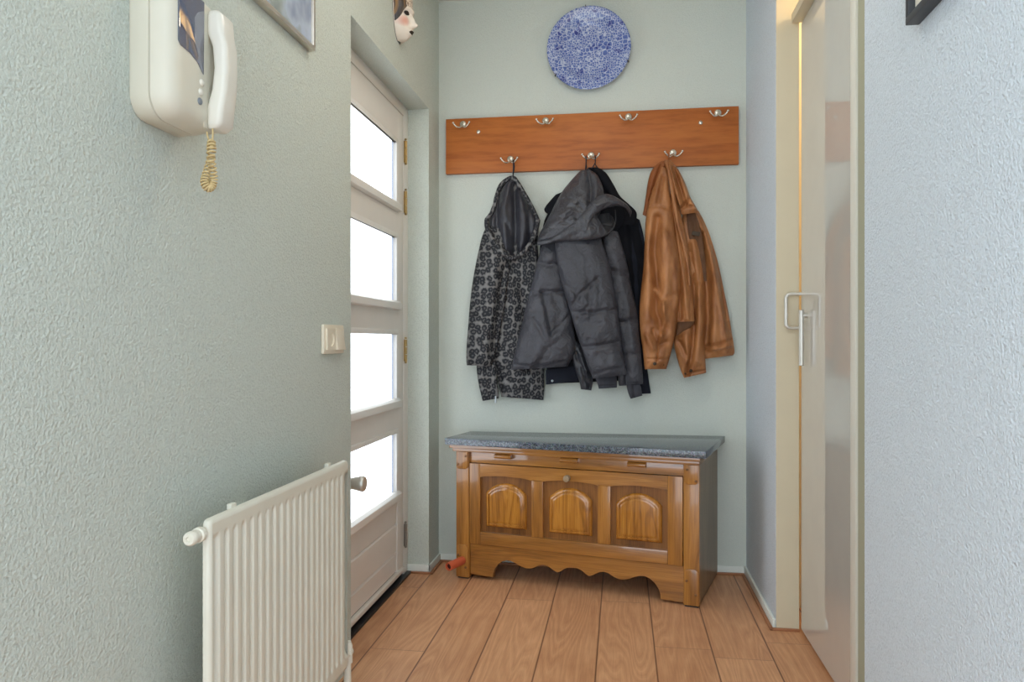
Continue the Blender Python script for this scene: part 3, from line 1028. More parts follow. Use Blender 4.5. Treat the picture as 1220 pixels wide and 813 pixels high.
    half = [(.353, .016), (.3525, .030), (.345, .052), (.330, .073), (.312, .087), (.292, .0945), (.272, .094), (.250, .086), (.226, .0755), (.204, .0705), (.184, .0715), (.165, .0785), (.148, .0885),
            (.130, .0935), (.112, .091), (.094, .082), (.080, .0735), (.066, .0685), (.052, .076), (.036, .088), (.018, .0945), (0, .0965)]
    poly = [(.0615, .1490), (.0615, .019), (cs - .353, .016)] + [(cs - x, z) for x, z in half[1:]] + [(cs + x, z) for x, z in reversed(half[1:-1])] + [(cs + .353, .012), (.9600, .010), (.9600, .1490)]
    bm = new(); prism(bm, poly, F, .004, .026, 0)
    obj('apron', bm, 'oak_along', t)
    # sides, floor and back of the case
    bm = new(); prism(bm, [(LN - .004, .045), (LN - .002, .0), (LN - .001, .04), (1.0455, back(1.0455)), (1.025, back(1.025)), (LN - .024, .045)], lambda u, v, w: Vector((u, v, w)), .004, .5444, .0)
    obj('side_panel', bm, 'oak_side', t)
    bm = new(); prism(bm, [(.002, .0452), (.022, .0452), (.026, back(.026)), (.006, back(.006))], lambda u, v, w: Vector((u, v, w)), .004, .5444, .0)
    obj('side_panel', bm, 'oak_side', t)
    bm = new(); prism(bm, [(.024, .032), (LN - .026, .032), (LN - .002, back(LN) - .008), (.028, back(.028) - .008)], lambda u, v, w: Vector((u, v, w)), .105, .117)
    obj('base_board', bm, 'oak_shaded', t)
    # rubber door stop tube on the foot of the post
    bm = new()
    o = Vector((.034, -.016, .080)); ax = Vector((-.247, -.966, -.05)).normalized()
    lathe(bm, [(.0165, 0), (.0175, .004), (.0175, .092), (.0165, .095), (.0130, .095), (.0122, .090), (.0118, .050)], o, ax, 24, True, True)
    ds = obj('door_stop', bm, 'terracotta_rubber', t, 50)
    ds['label'] = 'hollow terracotta-red rubber tube'
    bm = new(); lathe(bm, [(.0118, .082), (.0118, .086)], o, ax, 20); obj('bore_shade_disc', bm, 'bore_shade', ds)  # dark disc stands in for the shade inside the tube
build_chest()

# ------------------------------------------------------------------ garments
def seg_dist(px, py, poly):
    best = np.full(px.shape, 1e9)
    for (x0, y0), (x1, y1) in zip(poly, poly[1:]):
        dx, dy = x1 - x0, y1 - y0
        L2 = dx * dx + dy * dy + 1e-9
        q = np.clip(((px - x0) * dx + (py - y0) * dy) / L2, 0, 1)
        best = np.minimum(best, np.hypot(px - x0 - q * dx, py - y0 - q * dy))
    return best

def drape(rows, creases=(), nu=70, nv=110, power=2.2, wr=.004, wf=(34, 9), seed=0, hem=.0, flat=.5, k=1.25):
    """A hanging piece of cloth as a closed, flattened sleeve.
    rows: (x left, y left, x right, y right, depth of the two edges from the wall, bulge to the front, bulge to the back), from the top down, as sighted on the wall.
    creases: (polyline, width, amount): amount < 0 presses a valley, > 0 raises a fold."""
    R = smooth_curve(rows, nv)
    R = np.array(R)
    th = np.linspace(0, PI, nu)
    w = .5 - .5 * np.cos(th)
    bmz = new()
    X = R[:, 0:1] + (R[:, 2:3] - R[:, 0:1]) * w
    Y = R[:, 1:2] + (R[:, 3:4] - R[:, 1:2]) * w
    prof = (1 - np.abs(2 * w - 1) ** power) ** flat
    D = R[:, 4:5] + R[:, 5:6] * prof
    edge = np.minimum(1, 1.6 * (1 - np.abs(2 * w - 1) ** 6))
    add = np.zeros_like(D)
    for poly, wd, am in creases:
        add += k * am * np.exp(-(seg_dist(X, Y, poly) / wd) ** 2)
    if wr:
        for i in range(X.shape[0]):
            for j in range(X.shape[1]):
                p = Vector((X[i, j] / wf[0] + seed * 7.3, Y[i, j] / wf[1] * .35 + seed, seed * 3.1))
                q = Vector((X[i, j] / (wf[0] * .45) + seed, Y[i, j] / (wf[1] * 1.5), seed * 1.7))
                add[i, j] += 1.35 * wr * (noise.noise(p) + .55 * noise.noise(q))
    D = D + add * edge
    B = np.maximum(R[:, 4:5] - R[:, 6:7] * prof, .004)
    B = np.minimum(B, D - .002)
    loops = []
    for i in range(nv):
        f = [pt(X[i, j], Y[i, j], D[i, j]) for j in range(nu)]
        b = [pt(X[i, j], Y[i, j], B[i, j]) for j in range(nu - 2, 0, -2)]
        loops.append(f + b)
    if hem:
        c = [sum(loops[-1], Vector()) / len(loops[-1])] * len(loops[-1])
        loops.append([p.lerp(q, .12) + Vector((0, 0, hem)) for p, q in zip(loops[-1], c)])
    rings(bmz, loops)
    return bmz

def strap(pts, r, n=8):
    bm = new()
    tube(bm, smooth_curve([pt(*p) for p in pts], 24), r, n)
    return bm

def rope_rim(pts, r, n=90, flat=1.0, closed=False, taper=None):
    bm = new()
    P = [Vector(p) for p in smooth_curve([tuple(pt(*p)) for p in pts], n, closed)]
    tube(bm, P, r, 12, closed, taper)
    return bm

def hook_loop(front, back, hx, hz, side, r, name_mat, t, inv):
    r = min(r, .0024)
    ax, ad, az = hx + side * .020, .056, hz - .013
    P = [pt(*front), Vector((ax, YB - ad - .014, az - .024)), Vector((ax, YB - ad - .012, az - .008)), Vector((ax, YB - ad - .006, az + .0088)), Vector((ax, YB - ad, az + .0112)),
         Vector((ax, YB - ad + .006, az + .0088)), Vector((ax, YB - ad + .012, az - .008)), Vector((ax, YB - ad + .013, az - .024)), pt(*back)]
    bm = new()
    tube(bm, [Vector(p) for p in smooth_curve([tuple(p) for p in P], 40)], r, 8)
    obj('hanging_loop', bm, name_mat, t, 60, inv)

def leopard():
    o = pt(611, 212, .05)
    t = thing('hooded_jacket', 'grey and black leopard print jacket with dark hood lining on the first lower hook', 'jacket', o)
    inv = inv_of(t)
    # body behind: hangs to the lowest hem
    rows = [(584, 272, 634, 272, .035, .018, .02), (578, 290, 640, 290, .035, .030, .024), (575, 320, 642, 320, .035, .036, .026), (574, 350, 643, 350, .035, .038, .026), (577, 385, 645, 385, .035, .038, .026),
            (584, 420, 647, 420, .035, .036, .026), (590, 440, 648, 442, .035, .034, .026), (594, 458, 648.5, 460, .035, .030, .024), (597, 473, 647.5, 477, .035, .016, .018)]
    cr = [([(596, 440), (598, 475)], 3, -.010), ([(606, 330), (609, 380), (612, 440), (618, 478)], 7, .008), ([(622, 340), (632, 440)], 6, -.012), ([(640, 300), (646, 440)], 5, .006),
          ([(600, 452), (625, 458), (648, 452)], 3, -.004)]
    obj('body', drape(rows, cr, wr=.006, seed=1, hem=.006), 'leopard_cloth', t, 80, inv)
    # one sleeve in front, turned to the light
    rows = [(581, 268, 606, 276, .070, .012, .02), (575, 280, 607, 290, .070, .028, .03), (570, 300, 608, 304, .070, .040, .032), (565, 325, 607, 325, .070, .046, .034), (561, 352, 604, 352, .070, .048, .034), (558, 385, 598, 385, .070, .046, .034),
            (556, 412, 592, 412, .070, .042, .034), (555.5, 428, 588, 430, .070, .036, .03), (556, 435.5, 586, 436.5, .070, .022, .02)]
    cr = [([(590, 300), (586, 350), (580, 400), (576, 436)], 8, .010), ([(600, 320), (594, 370), (586, 420)], 4, -.012), ([(566, 380), (582, 384)], 4, -.005), ([(562, 410), (580, 416)], 4, .005)]
    s = obj('sleeve', drape(rows, cr, wr=.006, seed=2, hem=.006), 'leopard_cloth', t, 80, inv)
    # second sleeve, its end showing under the hem of the first
    rows = [(568, 420, 590, 420, .060, .010, .018), (568, 440, 591, 440, .060, .018, .018), (570, 456, 593, 458, .060, .020, .018), (573, 470, 594, 470, .060, .018, .018), (575, 478, 594, 475, .060, .008, .012)]
    cr = [([(580, 436), (586, 474)], 3, -.006)]
    s2 = obj('sleeve', drape(rows, cr, nv=50, wr=.004, seed=3, hem=.005), 'leopard_cloth', t, 80, inv)
    bm = new(); tube(bm, [pt(590.5, 472, .086), pt(590.5, 480, .086)], .004, 8, taper=lambda u: .7 + .5 * u); obj('zip_pull', bm, 'pale_snap', s2, 60, inv)
    # hood hanging by its loop, satin lining outwards
    rows = [(604, 216, 613, 216, .040, .010, .02), (599, 224, 618, 224, .042, .020, .024), (594, 236, 625, 236, .045, .032, .028), (588, 250, 633, 250, .046, .042, .028), (582, 262, 640, 262, .048, .046, .028), (581, 272, 640, 272, .050, .046, .028),
            (584, 284, 636, 284, .052, .042, .028), (591, 296, 629, 295, .052, .036, .024), (599, 307, 620, 306, .052, .020, .02)]
    cr = [([(606, 218), (600, 245), (602, 300)], 5, .016), ([(613, 222), (614, 250), (615, 302)], 3.5, -.020), ([(620, 236), (625, 262), (621, 298)], 5, .010), ([(594, 236), (592, 266), (597, 294)], 3, -.013),
          ([(629, 246), (631, 280)], 3, -.008), ([(600, 262), (611, 280), (614, 298)], 3, -.006), ([(586, 262), (588, 284)], 4, .006)]
    obj('hood_lining', drape(rows, cr, wr=.006, wf=(20, 10), seed=4), 'satin_lining', t, 80, inv)
    # print edge of the hood: over the top and the gathered lower edge
    rim = rope_rim([(579, 262, .065), (588, 250, .066), (591, 236, .066), (596, 222, .062), (603, 215, .058), (611, 212, .055), (616, 217, .058), (623, 228, .062), (630, 240, .064), (636, 251, .064), (641, 262, .060)], .0105, 80,
                   taper=lambda u: 1.0 - .25 * abs(2 * u - 1))
    h = obj('hood', rim, 'leopard_cloth', t, 80, inv)
    rim = rope_rim([(580, 262, .080), (580, 270, .092), (585, 282, .104), (592, 292, .112), (600, 302, .116), (609, 307.5, .116), (618, 305, .112), (627, 297, .104), (634, 286, .094), (639, 272, .082), (641, 262, .074)], .0105, 80)
    obj('hood_edge', rim, 'leopard_cloth', t, 80, inv)
    # outside of the hood behind the lining
    rows = [(606, 211, 615, 211, .030, .008, .016), (597, 218, 620, 219, .030, .012, .02), (590, 236, 630, 238, .030, .014, .022), (583, 254, 639, 254, .030, .014, .024), (578, 268, 642, 268, .030, .014, .024), (580, 290, 640, 290, .030, .014, .02)]
    obj('hood_back', drape(rows, (), 30, 40, wr=.002), 'leopard_cloth', t, 80, inv)
    hook_loop((611, 213, .062), (610.6, 213, .046), -.496, 1.834, 1, .0028, 'dark_strap', t, inv)
leopard()

def black_coat():
    o = pt(706, 200, .04)
    t = thing('wool_coat', 'black coat hung behind the grey quilted jacket on the middle lower hook', 'coat', o)
    inv = inv_of(t)
    rows = [(668, 240, 728, 238, .036, .012, .02), (652, 256, 757, 258, .036, .022, .026), (646, 275, 762, 275, .036, .026, .028), (643, 300, 767, 300, .036, .028, .028), (644, 335, 769, 335, .036, .028, .028), (648, 380, 768, 380, .036, .028, .028),
            (652, 415, 767, 415, .036, .028, .028), (651, 440, 766, 440, .036, .026, .026), (650.5, 457.5, 760, 453, .036, .016, .018)]
    cr = [([(750, 262), (757, 330), (758, 400)], 4, -.010), ([(650, 446), (690, 444)], 2, -.004)]
    b = obj('body', drape(rows, cr, wr=.005, seed=5, hem=.005), 'black_wool', t, 80, inv)
    rows = [(748, 254, 762, 262, .030, .006, .02), (748, 290, 768, 290, .030, .012, .024), (750, 350, 769.5, 350, .030, .014, .024), (752, 420, 770, 420, .030, .014, .024), (756, 448, 772, 446, .030, .012, .022), (758, 470, 775.5, 469, .030, .008, .018)]
    obj('sleeve', drape(rows, (), 36, 80, wr=.003, seed=6, hem=.004), 'navy_wool', t, 80, inv)
    # hem band with its snap
    rows = [(650, 441, 692, 436, .056, .006, .006), (650.2, 450, 692, 446, .056, .008, .006), (650.4, 458.5, 692, 454, .056, .004, .004)]
    hb = obj('hem_band', drape(rows, (), 36, 24, wr=.001), 'navy_wool', t, 80, inv)
    bm = new(); lathe(bm, [(.006, 0), (.005, .003), (.001, .004)], pt(658, 454, .062), (0, -1, 0), 14); obj('snap', bm, 'pale_snap', hb, 60, inv)
    # raised collar points either side of the grey hood
    rows = [(662, 232, 672, 228, .050, .006, .008), (650, 246, 668, 240, .050, .010, .01), (649, 252, 662, 252, .050, .008, .01), (654, 256, 660, 256, .050, .003, .006)]
    obj('collar', drape(rows, (), 30, 30, wr=.001), 'black_wool', t, 80, inv)
    rows = [(701, 199.5, 712, 199.5, .050, .010, .014), (698, 206, 722, 206, .052, .020, .016), (696, 220, 731, 220, .054, .022, .016), (700, 234, 739, 234, .056, .022, .016), (706, 246, 750, 244, .058, .020, .016), (716, 256, 758.5, 254, .058, .018, .016), (728, 268, 757, 268, .056, .010, .014)]
    cr = [([(706, 204), (716, 222), (728, 240)], 3, -.012), ([(714, 206), (728, 226), (742, 244)], 5, .006)]
    obj('hood', drape(rows, cr, 44, 60, wr=.003, seed=7), 'black_wool', t, 80, inv)
    hook_loop((705, 201, .066), (712.5, 201, .060), -.133, 1.838, 1, .0024, 'dark_strap', t, inv)
black_coat()

def puffer():
    o = pt(697, 204, .12)
    t = thing('quilted_jacket', 'charcoal grey quilted winter jacket with big hood on the middle lower hook', 'jacket', o)
    inv = inv_of(t)
    # front panel towards the leopard jacket
    rows = [(650, 284, 664, 284, .112, .012, .02), (645, 294, 668, 294, .112, .028, .024), (640, 312, 671, 312, .112, .042, .026), (636, 330, 672, 330, .112, .048, .028), (630.5, 350, 677, 350, .112, .046, .028), (625, 372, 681, 372, .112, .052, .03),
            (620, 394, 684, 394, .112, .054, .03), (614.5, 416, 686, 415, .112, .052, .03), (610.5, 432, 680, 430, .112, .044, .028), (609, 441, 676, 437, .112, .022, .018)]
    cr = [([(629, 351), (650, 349), (674, 348)], 3, -.014), ([(640, 313), (655, 316), (672, 312)], 3, -.013), ([(646, 348), (652, 372), (657, 399)], 2.6, -.010), ([(642, 352), (647, 376), (652, 400)], 4.5, .008), ([(657, 399), (668, 388), (678, 376)], 2.5, -.008),
          ([(636, 380), (648, 402)], 2.5, -.011), ([(640, 438), (652, 416), (668, 404)], 3, -.007), ([(630, 440), (644, 412)], 4, .006), ([(612, 434), (640, 438), (676, 430)], 2, -.004), ([(650, 405), (672, 425)], 3, -.006), ([(660, 355), (668, 372), (662, 392)], 5, -.010)]
    fp = obj('front_panel', drape(rows, cr, 80, 130, k=.85, wr=.009, wf=(26, 10), seed=8, hem=.006), 'grey_shell', t, 80, inv)
    # sleeve at the outer side
    rows = [(716, 272, 736, 276, .120, .016, .024), (718, 290, 741, 292, .120, .030, .03), (722, 315, 747, 315, .120, .036, .032), (728, 345, 753, 345, .120, .036, .032), (733, 372, 759, 372, .120, .036, .032), (737, 400, 762, 400, .120, .036, .032), (742, 430, 764.5, 430, .120, .034, .032),
            (745, 450, 766, 450, .120, .028, .028), (746, 458.5, 766, 458, .120, .014, .02)]
    cr = [([(735, 384), (762, 381)], 2.5, -.012), ([(724, 322), (750, 326)], 2.5, -.012), ([(740, 425), (765, 420)], 2.5, -.009), ([(730, 300), (745, 350), (755, 420)], 4, .005)]
    sl = obj('sleeve', drape(rows, cr, 50, 110, wr=.005, wf=(18, 9), seed=9, hem=.004), 'grey_shell', t, 80, inv)
    rows = [(746, 454, 762, 456, .118, .010, .016), (747, 463, 764, 463, .118, .016, .018), (749, 470, 765, 470, .118, .014, .018), (751.5, 475.5, 765.5, 471.5, .118, .006, .012)]
    obj('cuff', drape(rows, [([(754, 455), (756, 474)], 2, -.006)], 40, 36, wr=.002, wf=(8, 9)), 'grey_ribbing', sl, 80, inv)
    # broad panel in the middle
    rows = [(660, 280, 716, 280, .150, .016, .03), (661, 292, 718, 290, .150, .040, .034), (665, 320, 727, 318, .150, .050, .036), (672, 348, 732, 346, .150, .052, .036), (679, 370, 736, 369, .150, .050, .036), (686, 395, 738.5, 392, .150, .054, .036),
            (694, 418, 741, 414, .150, .052, .036), (701, 438, 745, 434, .150, .044, .034), (706.5, 451.5, 747, 446.5, .150, .020, .024)]
    cr = [([(680, 372), (704, 373), (737, 369)], 2.6, -.013), ([(690, 415), (716, 412), (741, 407)], 2.8, -.014), ([(702, 332), (702, 350), (705, 372)], 3.2, -.008), ([(707, 330), (709, 350), (710, 368)], 4, .006), ([(679, 368), (692, 350), (712, 332)], 2.4, -.010), ([(688, 380), (700, 366)], 2.6, -.011),
          ([(700, 408), (716, 386)], 2.6, -.009), ([(704, 402), (720, 384)], 3.4, .006), ([(674, 340), (684, 348), (690, 358)], 3, -.008), ([(668, 292), (676, 330), (684, 360)], 5, .007), ([(724, 310), (732, 350), (736, 400)], 4, .006), ([(708, 446), (728, 440), (746, 438)], 2.2, -.006),
          ([(696, 300), (700, 326)], 4, -.005), ([(684, 380), (694, 376), (700, 378)], 3, .007)]
    obj('back_panel', drape(rows, cr, 90, 140, k=.85, wr=.009, wf=(26, 10), seed=10, hem=.006), 'grey_shell', t, 80, inv)
    # second sleeve: its shiny turned-up lining and the ribbed cuffs below the hem
    rows = [(680, 400, 692, 412, .100, .012, .012), (681, 424, 700, 426, .100, .024, .014), (685, 440, 706, 440, .100, .026, .016), (690, 454, 706.5, 454, .100, .022, .016), (692, 464, 704.5, 465.5, .100, .008, .012)]
    ln = obj('sleeve_lining', drape(rows, [([(686, 420), (694, 440), (702, 462)], 2.4, -.010), ([(692, 426), (700, 448)], 2.2, .008)], 44, 50, wr=.007, wf=(9, 6), seed=11), 'shiny_lining', t, 80, inv)
    rows = [(709, 444, 734, 444, .108, .014, .012), (710, 452, 735, 451, .108, .018, .014), (712, 458, 735.2, 457, .108, .018, .014), (713.5, 463.5, 735, 462, .108, .008, .01)]
    obj('cuff', drape(rows, [([(712, 460.5), (735, 459)], 1.2, -.004)], 44, 36, wr=.003, wf=(10, 8)), 'grey_ribbing', t, 80, inv)
    rows = [(735, 440, 748, 440, .098, .010, .010), (736, 450, 748, 450, .098, .014, .010), (737.5, 460, 747, 459.5, .098, .006, .008)]
    obj('cuff', drape(rows, (), 30, 24, wr=.002, wf=(8, 8)), 'grey_shell', t, 80, inv)
    # hood: crown, band along the face opening, brim and a black sheet for the shade inside
    rows = [(692, 203, 702, 202, .110, .014, .02), (684, 211, 711, 208, .112, .034, .03), (677, 219, 716, 217, .114, .050, .034), (670, 228, 719, 227, .118, .062, .036), (662, 242, 719, 240, .122, .072, .038), (655, 256, 715, 254, .126, .078, .038), (648, 269, 706, 268, .128, .078, .036),
            (642, 281, 690, 281, .130, .062, .03), (640, 289, 668, 287, .130, .034, .022), (641, 292, 654, 291, .130, .014, .012)]
    cr = [([(700, 204), (704, 225), (703, 250)], 2.6, -.014), ([(709, 210), (712, 225), (709, 240)], 3, .008), ([(692, 206), (680, 240), (668, 262)], 7, .010), ([(672, 262), (684, 258), (694, 264)], 2, -.006), ([(668, 256), (680, 250), (692, 256)], 2, .006),
          ([(664, 268), (676, 264), (684, 270)], 2, -.006), ([(678, 246), (690, 244), (699, 252)], 2, -.005), ([(656, 262), (668, 258)], 2, -.004), ([(644, 280), (656, 272), (668, 272)], 2, -.004), ([(686, 214), (690, 230)], 3, -.006)]
    hd = obj('hood', drape(rows, cr, 80, 110, power=2.0, k=1.0, wr=.008, wf=(16, 8), seed=12), 'grey_hood_shell', t, 80, inv)
    # band below the diagonal seam
    rows = [(640, 288, 641, 292.5, .165, .006, .006), (652, 285, 653, 291, .176, .012, .012), (664, 279, 667, 287.5, .188, .016, .02), (676, 270.5, 681, 287, .196, .022, .026), (688, 261, 694, 286.5, .200, .026, .03), (697, 254, 706, 285.5, .198, .026, .03), (703, 251, 716, 283, .190, .020, .03), (708, 252, 724, 279, .178, .010, .02)]
    obj('hood_band', drape(rows, [([(676, 284), (694, 276), (706, 268)], 4, -.004)], 46, 80, wr=.004, wf=(14, 10), seed=13), 'grey_hood_shell', hd, 80, inv)
    # brim arching over the opening
    rows = [(683, 265, 692, 286, .206, .006, .014), (688, 260.5, 698, 283, .210, .014, .018), (693.5, 254.5, 702, 274, .210, .018, .02), (699.5, 246.5, 705.5, 262, .207, .020, .022), (706, 238.5, 712.5, 253.5, .204, .024, .022), (714, 233, 722, 248.5, .200, .026, .022), (722, 231, 729, 246.5, .194, .026, .022), (731, 233.5, 736, 245.5, .184, .024, .02), (740, 238.5, 743, 247, .168, .020, .018), (748, 244.5, 748.5, 253, .148, .014, .016), (753, 252, 751, 259, .128, .005, .01)]
    obj('hood_brim', drape(rows, [([(712, 244), (724, 240), (736, 241)], 3, .004)], 40, 70, wr=.002), 'grey_hood_shell', hd, 80, inv)
    # lining inside the opening, lit from below
    rows = [(703, 256, 726, 254, .118, .004, .012), (701.5, 262, 731, 260, .124, .012, .016), (701.5, 270, 732, 268, .130, .030, .018), (704, 278, 729, 275.5, .134, .042, .018), (708, 284.5, 722, 282, .136, .024, .014)]
    cr = [([(719, 270), (726, 272), (732, 271)], 2, -.012), ([(729, 248), (731, 258), (730, 268)], 1.6, .008), ([(724, 250), (726, 262)], 2.5, -.012)]
    obj('hood_lining', drape(rows, cr, 46, 50, wr=.004, wf=(10, 8), seed=14), 'grey_inside', hd, 80, inv)
    rows = [(704, 246, 744, 246, .092, .004, .008), (700, 258, 745, 258, .092, .006, .008), (701, 272, 740, 270, .092, .006, .008), (706, 283, 730, 280, .092, .003, .006)]
    obj('hood_shade', drape(rows, (), 30, 30, wr=0), 'black_wool', hd, 80, inv)  # black sheet added to darken the hood opening
    # soft lower rim of the opening
    obj('hood_rim', rope_rim([(702, 264, .196), (705, 276, .192), (712, 281.5, .188), (720, 280.5, .184), (727, 276, .178), (731.5, 270, .168), (733.5, 262, .156), (733, 250, .150)], .0050, 60, taper=lambda u: 1.15 - .7 * u), 'grey_inside', hd, 80, inv)
    hook_loop((697.2, 205, .120), (699.6, 205, .108), -.133, 1.838, -1, .0032, 'dark_strap', t, inv)
puffer()

def leather():
    o = pt(794, 190, .06)
    t = thing('leather_jacket', 'worn tan brown leather jacket hanging crooked from the last lower hook', 'jacket', o)
    inv = inv_of(t)
    # back half with the far shoulder and the lowest hem
    rows = [(816, 246, 832, 251, .060, .010, .02), (812, 262, 839, 264, .060, .020, .026), (810, 284, 847, 284, .060, .028, .028), (812, 315, 856, 315, .060, .034, .03), (818, 346, 862.5, 346, .060, .036, .03), (824, 373, 868, 373, .060, .036, .03), (829, 394, 871.5, 394, .060, .034, .03),
            (833, 411, 874.5, 412, .060, .030, .026), (836, 421, 875, 420, .060, .024, .022), (838, 428, 873.5, 423.5, .060, .012, .014)]
    cr = [([(836, 280), (841, 320), (844, 380), (841, 416)], 5, -.016), ([(832, 258), (848, 310), (860, 370), (866, 410)], 4, .009), ([(842, 270), (856, 320), (866, 380)], 2.5, -.006), ([(850, 330), (852, 380), (850, 410)], 6, .010), ([(838, 414), (856, 411), (874, 405)], 2.2, -.007), ([(838, 418.5), (856, 416), (875, 411)], 2.0, .004),
          ([(860, 350), (868, 392)], 3, -.006), ([(826, 290), (832, 340)], 4, .008)]
    obj('body', drape(rows, cr, k=1.8, nu=80, nv=130, wr=.005, wf=(16, 14), seed=15, hem=.004), 'tan_leather', t, 80, inv)
    # lining that shows between collar and far shoulder
    rows = [(818, 254, 828, 253, .086, .004, .008), (819, 270, 834, 270, .086, .006, .008), (822, 290, 838, 290, .084, .006, .008), (828, 315, 841, 315, .080, .004, .008), (834, 335, 842, 335, .078, .002, .006)]
    li = obj('lining', drape(rows, [([(826, 262), (832, 300)], 3, -.004)], 30, 50, wr=.003, wf=(9, 12)), 'brown_lining', t, 80, inv)
    bm = new(); box(bm, (-.017, -.0012, -.009), (.017, .0012, .009), .001, 1, Matrix.Translation(pt(829, 278.5, .098)) @ Matrix.Rotation(.2, 4, 'Y')); obj('label_patch', bm, 'snap_metal', li, 40, inv)
    # second sleeve
    rows = [(806, 300, 832, 300, .082, .012, .02), (806, 330, 838, 330, .084, .026, .024), (806, 360, 840, 360, .084, .030, .024), (804, 390, 840, 390, .084, .032, .024), (803, 410, 839.5, 408, .084, .032, .024), (806, 425, 840, 424, .084, .030, .024), (810.5, 440, 841, 437, .084, .024, .022), (815, 450.5, 841.5, 444.5, .084, .010, .014)]
    cr = [([(827, 330), (827, 380), (826, 410), (819, 446)], 3.4, -.014), ([(833, 340), (834, 390), (832, 430)], 5, .010), ([(817, 400), (820, 430)], 4, .009), ([(810, 408), (818, 424)], 3, -.008), ([(816, 446.5), (841, 441)], 1.4, -.003)]
    s = obj('sleeve', drape(rows, cr, k=1.8, nu=60, nv=110, wr=.005, wf=(12, 13), seed=16, hem=.005), 'tan_leather', t, 80, inv)
    for x, y, d in ((823.2, 442, .102), (816.6, 445.5, .093)):
        bm = new(); lathe(bm, [(.0072 if x > 820 else .0045, 0), (.006 if x > 820 else .004, .0035), (.001, .0045)], pt(x, y, d), (0, -1, 0), 16); obj('cuff_snap', bm, 'snap_metal', s, 60, inv)
    # front panel whose folded hem stands open
    rows = [(796, 232, 806, 230, .106, .010, .014), (799, 255, 811, 255, .108, .018, .018), (801, 280, 817, 280, .110, .024, .02), (803, 310, 822, 310, .112, .028, .02), (804, 340, 825, 340, .114, .030, .02), (805, 365, 826.5, 365, .116, .030, .02), (806, 384, 827.5, 383, .118, .022, .018)]
    cr = [([(800, 240), (806, 280), (814, 330), (819, 380)], 3, .008), ([(797, 232), (803, 280), (809, 330), (811, 380)], 2, -.008)]
    fp = obj('front_panel', drape(rows, cr, k=1.8, nu=46, nv=90, wr=.004, wf=(9, 14), seed=17), 'tan_leather', t, 80, inv)
    rows = [(807, 381, 827.5, 381, .112, .014, .012), (806.5, 388, 827, 386, .112, .014, .012), (806, 395, 822, 391, .112, .010, .01), (806, 400.5, 812, 397, .112, .003, .006)]
    obj('hem_facing', drape(rows, (), 36, 30, wr=.002), 'brown_lining', fp, 80, inv)
    # near sleeve, deep folds at the elbow
    rows = [(788, 199, 795, 200, .098, .010, .016), (782, 214, 797, 214, .104, .024, .02), (776, 230, 799, 230, .110, .036, .024), (771.5, 247, 802, 248, .114, .046, .026), (769, 266, 804, 266, .118, .052, .028), (768, 290, 808, 290, .120, .056, .03), (766.5, 320, 813, 318, .120, .058, .032), (763.5, 346, 811.5, 345, .120, .058, .032), (761.8, 374, 808.5, 372, .120, .056, .032),
            (763, 398, 805, 396, .120, .050, .032), (765.5, 416, 801, 414, .120, .044, .03), (767, 430, 797, 430, .120, .036, .026), (768, 440, 794, 440, .120, .016, .018)]
    cr = [([(772, 247), (786, 246), (801, 250)], 1.6, -.005), ([(784, 260), (780, 300), (783, 340), (782, 370), (790, 392)], 5.5, -.020), ([(792, 280), (796, 320), (794, 350), (790, 370)], 6, .012), ([(782, 346), (790, 362), (792, 380), (788, 400)], 3, .013), ([(772, 280), (772, 330), (770, 380)], 5, .007), ([(788, 358), (800, 352), (810, 350)], 2.6, -.005),
          ([(778, 394), (784, 412), (794, 408)], 3, -.008), ([(785, 400), (783, 430)], 1.2, -.005), ([(767, 428), (796, 428)], 1.2, -.004), ([(790, 210), (784, 240)], 3, -.008), ([(799, 290), (806, 330), (806, 366)], 4, .007), ([(770, 400), (778, 416)], 3, .007)]
    s = obj('sleeve', drape(rows, cr, k=1.8, nu=80, nv=140, wr=.005, wf=(14, 14), seed=18, hem=.005), 'tan_leather', t, 80, inv)
    bm = new(); lathe(bm, [(.0078, 0), (.0066, .004), (.001, .005)], pt(780, 433.5, .150), (0, -1, 0), 16); obj('cuff_snap', bm, 'snap_metal', s, 60, inv)
    bm = new(); tube(bm, [pt(787, 433, .146), pt(789, 432.6, .146), pt(790.5, 433.2, .142), pt(790.8, 435.5, .140)], .0022, 8); obj('buttonhole', bm, 'snap_metal', s, 60, inv)
    # collar: two wings that meet at the hook
    rows = [(788, 192, 798, 191, .088, .010, .014), (781, 197.5, 792, 198, .094, .016, .018), (775, 206, 789, 206, .098, .020, .02), (771.5, 219, 784, 219, .100, .022, .02), (769.5, 233, 778.5, 233, .100, .018, .018), (767.5, 247, 773, 247, .098, .010, .014), (765.5, 256, 770, 258, .096, .004, .008)]
    obj('collar', drape(rows, [([(788, 196), (781, 215), (774, 240)], 2, -.008)], 40, 70, wr=.003, wf=(9, 12), seed=19), 'tan_leather_inside', t, 80, inv)
    rows = [(792, 190.5, 799, 190.5, .112, .010, .014), (794, 197, 806, 199, .120, .022, .02), (797, 207, 811.5, 208, .124, .028, .022), (800, 220, 818, 222, .124, .030, .022), (804, 233, 823, 236, .122, .030, .022), (808, 244, 829, 246, .118, .026, .02), (812, 256, 832.5, 253, .114, .012, .014)]
    cr = [([(798, 196), (804, 222), (810, 246)], 2.2, .010), ([(802, 200), (810, 222), (817, 244)], 2.2, -.010), ([(810, 206), (820, 232), (828, 248)], 3, .006), ([(811, 248), (820, 246), (830, 246)], 1.8, -.006), ([(822, 236), (814, 246)], 2, -.006)]
    obj('collar', drape(rows, cr, k=1.8, nu=46, nv=80, wr=.004, wf=(9, 10), seed=20), 'tan_leather', t, 80, inv)
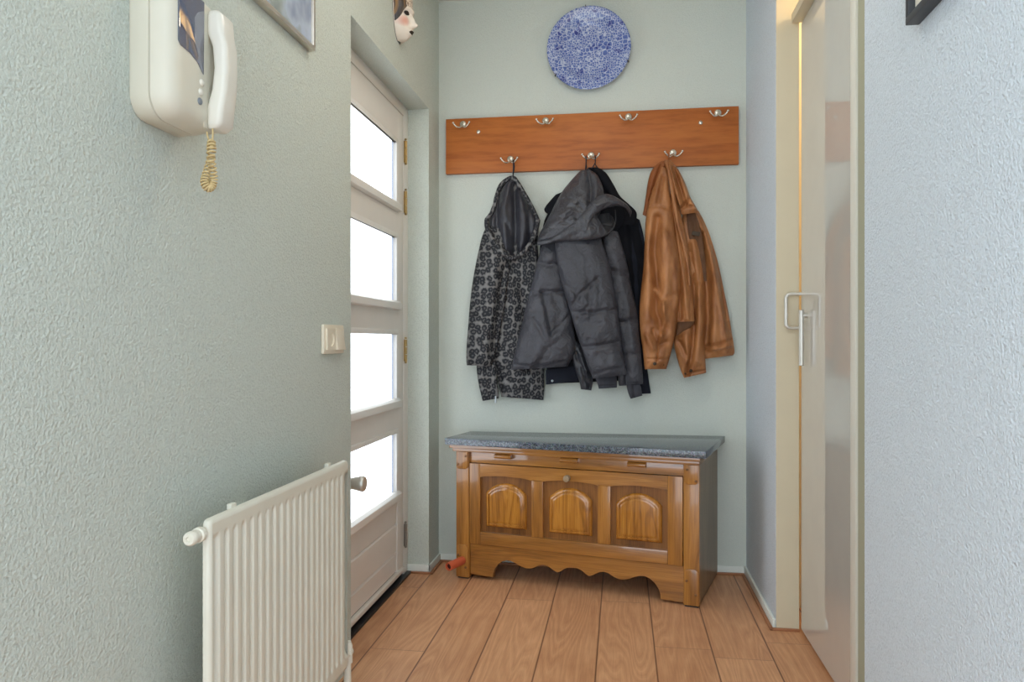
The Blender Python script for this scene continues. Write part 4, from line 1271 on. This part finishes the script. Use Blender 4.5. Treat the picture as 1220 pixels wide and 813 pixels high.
    # rolled edge of the zip placket that runs down from the hook
    obj('placket', rope_rim([(794, 192, .124), (797, 202, .136), (800, 220, .146), (804, 245, .146), (808, 268, .142), (814, 292, .142), (819, 315, .142), (821.5, 340, .142)], .0085, 70, taper=lambda u: 1.1 - .5 * u), 'tan_leather', t, 80, inv)
    hook_loop((794.5, 194, .098), (796.5, 195, .090), .225, 1.836, -1, .0028, 'tan_leather_inside', t, inv)
leather()

# ------------------------------------------------------------------ light
def area(name, loc, rot, size, power, col, sy=None):
    l = bpy.data.lights.new(name, 'AREA')
    l.energy = power; l.color = col
    l.shape = 'RECTANGLE' if sy else 'DISK'
    l.size = size
    if sy: l.size_y = sy
    o = bpy.data.objects.new(name, l)
    COL.objects.link(o)
    o.location = loc; o.rotation_euler = rot
    return o

area('ceiling_lamp', (-.15, 2.0, ZC - .02), (0, 0, 0), .5, 6, (1, .93, .84))
area('hall_fill', (-.15, -.5, ZC - .02), (0, 0, 0), .8, 3, (.93, .97, 1.0))  # unseen fill light added behind the camera to brighten the hall
pl = bpy.data.lights.new('warm_lamp', 'POINT'); pl.energy = 15; pl.color = (1, .78, .50); pl.shadow_soft_size = .08
o = bpy.data.objects.new('warm_lamp', pl); COL.objects.link(o); o.location = (1.05, 2.50, 2.42)

w = bpy.data.worlds.new('daylight'); SC.world = w
w.use_nodes = True
bg = w.node_tree.nodes['Background']
bg.inputs[0].default_value = (.80, .90, 1.0, 1)
bg.inputs[1].default_value = 4.0

# ------------------------------------------------------------------ camera
cam = bpy.data.cameras.new('camera')
cam.sensor_fit = 'HORIZONTAL'; cam.sensor_width = 36.0
cam.lens = 36.0 * FPX / 1220.0
cam.shift_y = -(406.5 - CYP) / 1220.0
cam.clip_start = .02
co = bpy.data.objects.new('camera', cam); COL.objects.link(co)
co.location = (0, 0, CAMZ)
co.rotation_euler = (PI / 2, 0, TH)
SC.camera = co

vs_ = SC.view_settings
SC.display_settings.display_device = 'sRGB'
vs_.view_transform = 'Standard'; vs_.look = 'None'; vs_.exposure = 0.0; vs_.gamma = 1.0
vs_.use_curve_mapping = False
SC.cycles.max_bounces = 8
SC.cycles.diffuse_bounces = 5
SC.cycles.use_denoising = True
